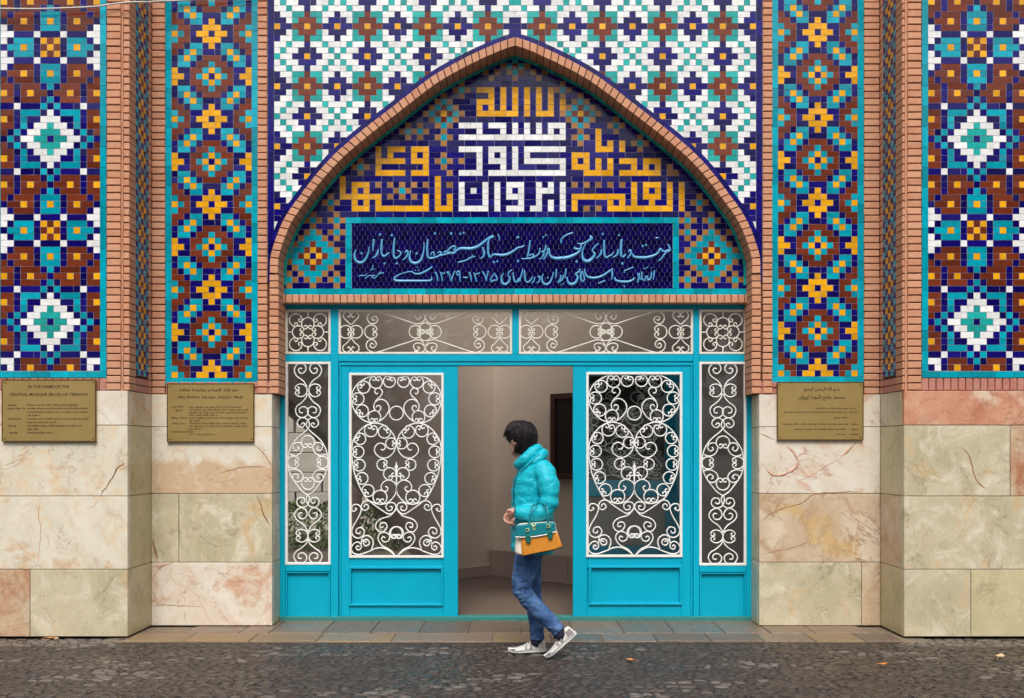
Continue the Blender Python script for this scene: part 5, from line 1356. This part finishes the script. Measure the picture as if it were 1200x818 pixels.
# hair: a chin length bob with a fringe, swept forward at the tips
bm = bmesh.new()
HR = [(492.6, 612.0, 3, .02), (494.2, 612, 8.5, .048), (497, 611.3, 13.2, .072), (501, 610.6, 16.8, .088), (505, 610.2, 18.6, .094), (508, 610.6, 18.8, .096), (511, 612.8, 17.0, .097), (515, 614.6, 15.2, .096), (519, 615.0, 14.0, .094), (523, 613.6, 13.0, .090), (527, 611.0, 9.5, .080), (530, 608.5, 6.5, .060), (531.6, 606.5, 4.0, .035)]
loft(bm, [(W(c, y, .012), ry, h*S) for y, c, h, ry in HR], 24)
loft(bm, [(W(600, 503, -.03), .045, .02), (W(594, 506.5, -.02), .032, .014), (W(590.6, 508.6, -.015), .012, .006)], 10)
loft(bm, [(W(608, 521, -.035), .03, .03), (W(606.5, 527, -.03), .026, .022), (W(602.6, 530.6, -.03), .010, .008)], 10)
loft(bm, [(W(612, 522, -.02), .04, .03), (W(611, 529, -.015), .03, .02), (W(609, 533, -.015), .012, .01)], 10)
hm_ = remesh('hair', bm, 0.0055, 'hair_black', 0, smooth=4)
for v, vn in [(v, v.normal.copy()) for v in hm_.vertices]:
    a = math.atan2(v.co.y-HD.y, v.co.x-HD.x); v.co += vn*(0.0022*math.sin(a*26+3*noise.noise(v.co*14))+0.0018*noise.noise(Vector((a*9, v.co.z*3, 1))))
ho_ = wpart('hair', hm_)
bm = bmesh.new()                                      # loose strands over the bob, some longer than the rest
for _ in range(190):
    a = rnd.uniform(0, 2*math.pi); i0 = rnd.randrange(1, 5); i1 = rnd.randrange(9, 13); q = []
    for i in range(i0, i1+1):
        y, c, h, ry = HR[i]; aa = a+0.10*math.sin(i*0.9+a*5); k = 1.015+0.02*noise.noise(Vector((a*7, i*.4, 1)))
        if i >= 11: k = max(k, 1.0)
        q.append(W(c+h*k*math.cos(aa), y, .012+ry*k*math.sin(aa)))
    if rnd.random() < .35: q.append(q[-1]+Vector((rnd.uniform(-.014, .006), rnd.uniform(-.01, .01), -rnd.uniform(.004, .014))))
    n_ = len(q); loft(bm, [(p, .0030*(1-.75*j/n_), .0030*(1-.75*j/n_)) for j, p in enumerate(q)], 4)
for _ in range(26):                                   # fringe
    t = rnd.uniform(-1, 1); q = [W(607+rnd.uniform(-2, 2), 499, -.05+t*.03), W(599.5, 502.5+rnd.uniform(-1, 1), -.045+t*.03), W(592.5+rnd.uniform(-1.5, 2), 507+rnd.uniform(-1, 2.5), -.03+t*.03), W(590+rnd.uniform(-.8, 2.5), 510+rnd.uniform(-1, 3), -.02+t*.03)]
    loft(bm, [(p, .0034*(1-.25*j), .0034*(1-.25*j)) for j, p in enumerate(q)], 4)
o = link('hair_strands', to_mesh('hair_strands', bm, 'hair_black', smooth=True), ho_); o.location = (0, 0, 0); o['kind'] = 'stuff'
# jeans
bm = bmesh.new()
loft(bm, [(W(623, 630), .160, .125), (W(622, 640), .165, .112), (W(620, 650), .160, .098), (W(620, 658), .12, .085)], 20)
JN = [(W(618.5, 646, NEAR), .092), (W(615.5, 664, NEAR), .087), (W(612.0, 680, NEAR), .077), (W(611.5, 690, NEAR), .070), (W(617, 699, NEAR), .064), (W(629, 711, NEAR), .062), (W(641.5, 723, NEAR), .059), (W(651, 733, NEAR), .053), (W(654.5, 736.5, NEAR), .052)]
JF = [(W(621.5, 646, FAR), .090), (W(621.5, 664, FAR), .083), (W(623, 681, FAR), .072), (W(624.5, 695, FAR), .064), (W(626.5, 712, FAR), .060), (W(628.5, 730, FAR), .056), (W(629.8, 746, FAR), .053), (W(629.8, 752, FAR), .053)]
for lg in (JN, JF): loft(bm, [(c, r, r) for c, r in lg], 18)
jm = remesh('jeans', bm, 0.0068, 'denim', 0, smooth=3)
for v, vn in [(v, v.normal.copy()) for v in jm.vertices]:                                 # creases round knees and ankles
    p = v.co; zpx = (EYE-p.z)/S+CY
    k = 0.35+0.9*math.exp(-((zpx-694)/16)**2)+0.8*math.exp(-((zpx-742)/12)**2)+.4*math.exp(-((zpx-655)/14)**2)
    d = noise.noise(Vector((p.x*9+p.z*14, p.y*10, p.z*26)))*0.65+noise.noise(Vector((p.x*24, p.y*20, p.z*46)))*.35
    cr = max(0, 1-abs(noise.noise(Vector((p.x*11+p.z*12, p.y*8, p.z*22-p.x*14))))*5)
    v.co += vn*(d*0.008*k-0.006*cr*cr*min(1, k))
wpart('jeans', jm)
# socks, shoes
for pts, r in (([(653, 733), (656, 741), (655, 746)], NEAR), ([(629.5, 749), (629, 755), (627, 759)], FAR)):
    bm = bmesh.new(); loft(bm, [(W(x, y, r), .043, .043) for x, y in pts], 14); wpart('sock', to_mesh('sock', bm, 'sock_navy', smooth=True))
def shoe(heel, toe, dy, lift):
    """heel and toe: sole line end points in px; shoe about 0.27 m long."""
    A, B = W(*heel, dy), W(*toe, dy); u = B-A; Ln = u.length; u.normalize(); nn = Vector((-u.z, 0, u.x)); nn = nn if nn.z > 0 else -nn
    bm = bmesh.new()
    sec = [(-.01, .020, .030, .050), (.03, .034, .038, .082), (.16, .037, .038, .092), (.30, .038, .030, .084), (.45, .041, .026, .066), (.62, .046, .022, .050), (.80, .046, .019, .038), (.93, .034, .017, .030), (1.0, .014, .013, .022)]
    rows = []
    for t, wd, lo, hi in sec:
        c = A+u*(t*Ln); row = []
        for k in range(14):
            a = 2*math.pi*k/14; sy_ = math.cos(a); sz = math.sin(a)
            top = hi if sz > 0 else 0.012; row.append(bm.verts.new(c+Vector((0, wd*sy_*(0.82 if sz > .6 else 1), 0))+nn*(0.016+sz*(top-0.016) if sz > 0 else 0.016+sz*0.008)))
        rows.append(row)
    for a, c in zip(rows, rows[1:]):
        for k in range(14): f = bm.faces.new((a[k], a[(k+1) % 14], c[(k+1) % 14], c[k])); f.smooth = True
    bm.faces.new(rows[0][::-1]); bm.faces.new(rows[-1])
    sh = wpart('shoe', to_mesh('shoe', bm, 'shoe_white', smooth=True))
    bm = bmesh.new(); top, bot, bot2 = [], [], []
    for k in range(28):
        a = 2*math.pi*k/28; t = .5-.53*math.cos(a); wd = (.043 if t > .55 else .036+.007*max(0, t))*abs(math.sin(a))**.55*(1 if math.sin(a) > 0 else -1)
        c = A+u*(t*Ln)+Vector((0, wd, 0)); spring = .012*max(0, (t-.8)/.2)**2
        top.append(bm.verts.new(c+nn*(.024+spring))); bot.append(bm.verts.new(c+nn*(.004+spring))); bot2.append(bm.verts.new(A+u*(t*Ln*.97+.004)+Vector((0, wd*.93, 0))+nn*(spring)))
    for P1, P2 in ((top, bot), (bot, bot2)):
        for k in range(28): bm.faces.new((P1[k], P1[(k+1) % 28], P2[(k+1) % 28], P2[k]))
    bm.faces.new(top); bm.faces.new(bot2[::-1]); o = link('sole', to_mesh('sole', bm, 'sole_white'), sh); o.location = (0, 0, 0)
    bm = bmesh.new()                                    # side panel, heel counter and laces
    for t0, t1, h0, h1 in ((.02, .20, .030, .068), (.36, .43, .030, .066), (.50, .56, .030, .056), (.82, .97, .026, .034)):
        for sd in (-1, 1):
            q = []
            for t, h in ((t0, h0), (t1, h0), (t1-.02, h1), (t0+.01, h1)):
                wd = .040 if t < .3 else .046
                wd *= (1.0 if h < .035 else .86) * (0.75 if t > .9 else 1.0)*(0.93 if t < .1 else 1)
                q.append(A+u*(t*Ln)+Vector((0, sd*wd, 0))+nn*h)
            v0 = [bm.verts.new(p) for p in q]; v1 = [bm.verts.new(p-Vector((0, sd*.006, 0))) for p in q]; bm.faces.new(v0); bm.faces.new(v1[::-1])
            for k in range(4): bm.faces.new((v0[k], v0[(k+1) % 4], v1[(k+1) % 4], v1[k]))
    o = link('overlay', to_mesh('overlay', bm, 'shoe_grey'), sh); o.location = (0, 0, 0)
    bm = bmesh.new()
    for t, h in ((.34, .084), (.41, .075), (.48, .066), (.55, .058)):
        c = A+u*(t*Ln)+nn*h; loft(bm, [(c+Vector((0, -.028, 0))-nn*.012, .003, .004), (c+nn*.001, .003, .004), (c+Vector((0, .028, 0))-nn*.012, .003, .004)], 6, ref=(1, 0, 0))
    o = link('laces', to_mesh('laces', bm, 'sole_white'), sh); o.location = (0, 0, 0); o['kind'] = 'stuff'
shoe((639.5, 766.0), (596.5, 767.8), FAR, 0)
shoe((674.5, 740.5), (641.5, 769.0), NEAR, 1)
# jacket with collar, sleeves and hem
bm = bmesh.new()
JK = [(647, 624.0, 24.5, .185), (640, 624.5, 26, .195), (625, 624.5, 26, .192), (612, 624, 25.3, .182), (600, 623.5, 24.5, .172), (588, 622.5, 24, .172), (576, 622.5, 23.5, .178), (564, 624.5, 22.0, .185), (554, 627, 19.5, .185), (546, 628, 17, .165), (540, 627, 14.5, .115), (534, 624.5, 11.5, .075)]
loft(bm, [(W(c, y), ry, h*S) for y, c, h, ry in JK], 28)
SN = [(W(632, 549, -.11), .082), (W(638.5, 556, -.155), .082), (W(641.5, 566, -.19), .076), (W(642.5, 577, -.205), .070), (W(642, 588, -.21), .068), (W(637, 596, -.21), .064), (W(627, 599.5, -.205), .062), (W(615, 600, -.19), .054), (W(607, 598.6, -.178), .046), (W(603.5, 598, -.174), .040)]
SF = [(W(628, 550, .11), .080), (W(632, 560, .16), .078), (W(633, 575, .20), .068), (W(630, 590, .19), .062), (W(616, 599, .11), .055), (W(604, 601, .0), .045), (W(600.5, 600.8, -.045), .040)]
for sl_ in (SN, SF): loft(bm, [(c, r, r) for c, r in sl_], 18)
jk = remesh('jacket', bm, 0.0066, 'jacket_cloth', 0, smooth=3)
ax = [c for c, r in SN]
for v, vn in [(v, v.normal.copy()) for v in jk.vertices]:
    p = v.co
    best = min(range(len(ax)), key=lambda i: (ax[i]-p).length); dd = (ax[best]-p).length
    zpx = (EYE-p.z)/S+CY
    if dd < .10 and p.y < PY-.10:                      # sleeve rings and elbow folds
        s_along = best+((p-ax[best]).dot((ax[min(best+1, 9)]-ax[max(best-1, 0)]).normalized()))*14
        d = 0.0060*math.sin(s_along*3.6+2.4*noise.noise(p*9))+0.008*noise.noise(Vector((p.x*17, p.y*12, p.z*20)))
    else:
        d = 0.0050*math.sin(zpx/11.0*2*math.pi+3*noise.noise(p*5))*.6+0.011*noise.noise(Vector((p.x*10+p.z*6, p.y*9, p.z*13)))
    cr = max(0, 1-abs(noise.noise(Vector((p.x*9+p.z*7, p.y*6, p.z*15-p.x*6+4))))*5.5)
    cr2 = max(0, 1-abs(noise.noise(Vector((p.x*16-p.z*9+7, p.y*11, p.z*26+p.x*9))))*5)
    v.co += vn*(d*0.55-0.0032*cr*cr-0.0012*cr2*cr2)
jo = wpart('jacket', jk)
def torus(cx, cy, ax_px, tilt, ry, rt, dy=0.0, n=32, squash=1.0):
    b2 = bmesh.new(); ring = []
    for k in range(n+1):
        a = 2*math.pi*k/n; e = ax_px*math.cos(a)
        c = W(cx+e*math.cos(R(tilt)), cy-e*math.sin(R(tilt)), dy+ry*math.sin(a)); ring.append((c, rt*squash, rt))
    L_ = []
    for i, (c, r1, r2) in enumerate(ring[:-1]):
        ctr0 = W(cx, cy, dy); rad = (c-ctr0).normalized(); nrm = Vector((-math.sin(R(tilt)), 0, math.cos(R(tilt))))
        L_.append([b2.verts.new(c+rad*r1*math.cos(2*math.pi*k/12)+nrm*r2*math.sin(2*math.pi*k/12)) for k in range(12)])
    for i in range(n):
        A, B = L_[i], L_[(i+1) % n]
        for k in range(12): b2.faces.new((A[k], A[(k+1) % 12], B[(k+1) % 12], B[k]))
    return b2
for nm, args, sd_ in (('collar', (618.8, 535.2, 14.5, 42, .085, .040, 0.0, 32, .95), 1), ('hood', (627.0, 540.5, 13.5, 42, .110, .036, 0.0, 32, 1.0), 2)):
    me = remesh(nm, torus(*args), 0.006, 'jacket_cloth', 0.010, 11, 3, sd_)
    o = link(nm, me, jo); o.location = (0, 0, 0)
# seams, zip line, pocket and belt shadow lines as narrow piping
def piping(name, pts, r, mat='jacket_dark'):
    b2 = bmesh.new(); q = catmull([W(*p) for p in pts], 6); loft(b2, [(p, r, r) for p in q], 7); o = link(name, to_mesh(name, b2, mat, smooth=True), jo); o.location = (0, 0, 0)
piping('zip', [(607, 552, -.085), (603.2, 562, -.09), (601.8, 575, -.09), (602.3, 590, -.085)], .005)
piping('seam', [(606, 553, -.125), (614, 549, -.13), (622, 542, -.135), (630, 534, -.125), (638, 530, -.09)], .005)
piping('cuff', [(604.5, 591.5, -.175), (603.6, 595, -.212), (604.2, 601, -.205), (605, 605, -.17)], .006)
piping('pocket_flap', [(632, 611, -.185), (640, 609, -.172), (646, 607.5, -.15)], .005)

# ------------------------------------------------------------------ the handbag on her forearm
BY = -0.262
hb = thing('handbag', 'orange white and teal handbag hanging from the woman\'s forearm', 'handbag', W(630, 645, BY))
def bpart(name, bm, mat, smooth=False):
    o = link(name, to_mesh(name, bm, mat, smooth=smooth), hb); o.location = -WLOC[hb]; return o
def slabpoly(pts, y0, y1, bulge=0.0):
    """px outline extruded in depth with a softened rim."""
    b2 = bmesh.new(); n = len(pts); cx = sum(p[0] for p in pts)/n; cy = sum(p[1] for p in pts)/n
    Ls = []
    for yy, k in ((y0, .88), (y0+(y1-y0)*.10, .97), (y0+(y1-y0)*.3, 1.0), (y0+(y1-y0)*.7, 1.0), (y1, .92)):
        Ls.append([b2.verts.new(W(cx+(p[0]-cx)*k, cy+(p[1]-cy)*k, yy)) for p in pts])
    for A, B in zip(Ls, Ls[1:]):
        for i in range(n): b2.faces.new((A[i], A[(i+1) % n], B[(i+1) % n], B[i])).smooth = True
    b2.faces.new(Ls[0][::-1]); b2.faces.new(Ls[-1]); return b2
def dense(pts, k=4): return [(p.x, p.y) for p in catmull([Vector(p) for p in pts], k, True)]
bpart('body', slabpoly(dense([(605.5, 622), (606, 612), (624, 609.5), (647, 609), (650, 616), (655.5, 632), (655, 637), (640, 641), (618, 645.5), (605, 645), (603.5, 636)]), BY-.035, BY+.075), 'bag_white')
bpart('front_panel', slabpoly(dense([(611, 625.2), (622, 625.3), (636, 623), (650, 619.5), (655.3, 632), (656, 636), (646, 639.5), (628, 643), (614, 645.8), (611.5, 645.6), (610.6, 636)], 3), BY-.052, BY+.0), 'bag_orange')
bpart('flap', slabpoly(dense([(604.6, 612.5), (612, 611), (625, 609.8), (647, 608.8), (648.2, 614), (648.8, 618.2), (637, 621.6), (624, 623.6), (612, 624), (604.3, 623.8), (604.2, 617)], 3), BY-.060, BY+.01), 'bag_teal')
bm = bmesh.new(); loft(bm, [(p, .0055, .0045) for p in catmull([W(x, y, BY-.058) for x, y in ((604, 624.6), (612, 625), (624, 624.4), (637, 622.2), (649, 618.8))], 6)], 8); bpart('piping', bm, 'sole_white', True)
bm = bmesh.new(); loft(bm, [(p, .05, .006) for p in catmull([W(x, y, BY+.02) for x, y in ((612, 646), (628, 643.6), (646, 640), (655.5, 636.5))], 5)], 8); bpart('base', bm, 'bag_teal', True)
for bx, by, arm in ((618, 627, [(618, 622), (618.8, 611), (621, 599), (623, 590.5), (626.5, 588.5)]), (642.5, 622.5, [(642, 618), (641, 609), (640, 599), (639, 591), (636.5, 588.5)])):
    bm = bmesh.new(); loft(bm, [(p, .0042, .0068) for p in catmull([W(x, y, BY-.05+(0.02 if y < 595 else 0)) for x, y in arm], 6)], 8); bpart('handle', bm, 'bag_teal', True)
    bpart('strap_tab', slabpoly(dense([(bx-2.6, by-3.5), (bx+2.4, by-4.2), (bx+3.2, by+2), (bx+.6, by+5), (bx-2.2, by+2.4)], 3), BY-.068, BY-.05), 'bag_green')
    bm = bmesh.new(); ribbon(bm, [(PX(bx+x, PY+BY-.07), PZ(by-5.5+y, PY+BY-.07)) for x, y in ((-1.9, -1.7), (1.7, -2.1), (2.0, 1.3), (-1.7, 1.7))], PY+BY-.070, PY+BY-.062, w=.0045, closed=True); bpart('buckle', bm, 'emblem_gold')
bm = bmesh.new(); loft(bm, [(p, .0042, .0068) for p in catmull([W(x, y, BY-.03+dy) for x, y, dy in ((626.5, 588.5, 0), (629, 587.4, .05), (632.5, 587.2, .06), (636.5, 588.5, 0))], 5)], 8); bpart('handle', bm, 'bag_teal', True)
bm = bmesh.new(); ye = PY+BY-.0615
for pts in (((622.6, 613.6), (624.6, 617.4), (625.0, 621)), ((628.2, 613.2), (626.4, 616.6), (625.6, 618.2)), ((623.6, 620.8), (627.8, 620.0)), ((624.2, 615.0), (627.4, 618.6))):
    ribbon(bm, [(PX(x, ye), PZ(y, ye)) for x, y in pts], ye-.0014-.0003*len(bm.verts)/20, ye+.004, w=.0058)
bpart('emblem', bm, 'emblem_gold')

# ------------------------------------------------------------------ unseen trees added opposite: they darken reflections and cut low sky light
bm = bmesh.new()
for k in range(26):
    x = -52+k*4.2+rnd.uniform(-1, 1); hgt = rnd.uniform(10.5, 14.5); y = -18+rnd.uniform(-3, 3)
    loft(bm, [((x, y, 0), .25, .25), ((x, y, hgt*.5), .14, .14), ((x, y, hgt*.8), .05, .05)], 6, 0)
    for _ in range(3):
        c = (x+rnd.uniform(-1.2, 1.2), y+rnd.uniform(-1, 1), hgt*rnd.uniform(.45, .8)); n0 = len(bm.faces)
        leaves(bm, c, (5.4, 4.5, hgt*.55), 260, .55)
        bm.faces.ensure_lookup_table()
        for i in range(n0, len(bm.faces)): bm.faces[i].material_index = 1
pt = link('added_trees', to_mesh('added_trees', bm, 'bark', 'foliage_dark', recalc=False), None); pt['kind'] = 'stuff'; pt['label'] = 'row of unseen trees added opposite to darken reflections and low sky light'
D.scenes.remove(BENCH)
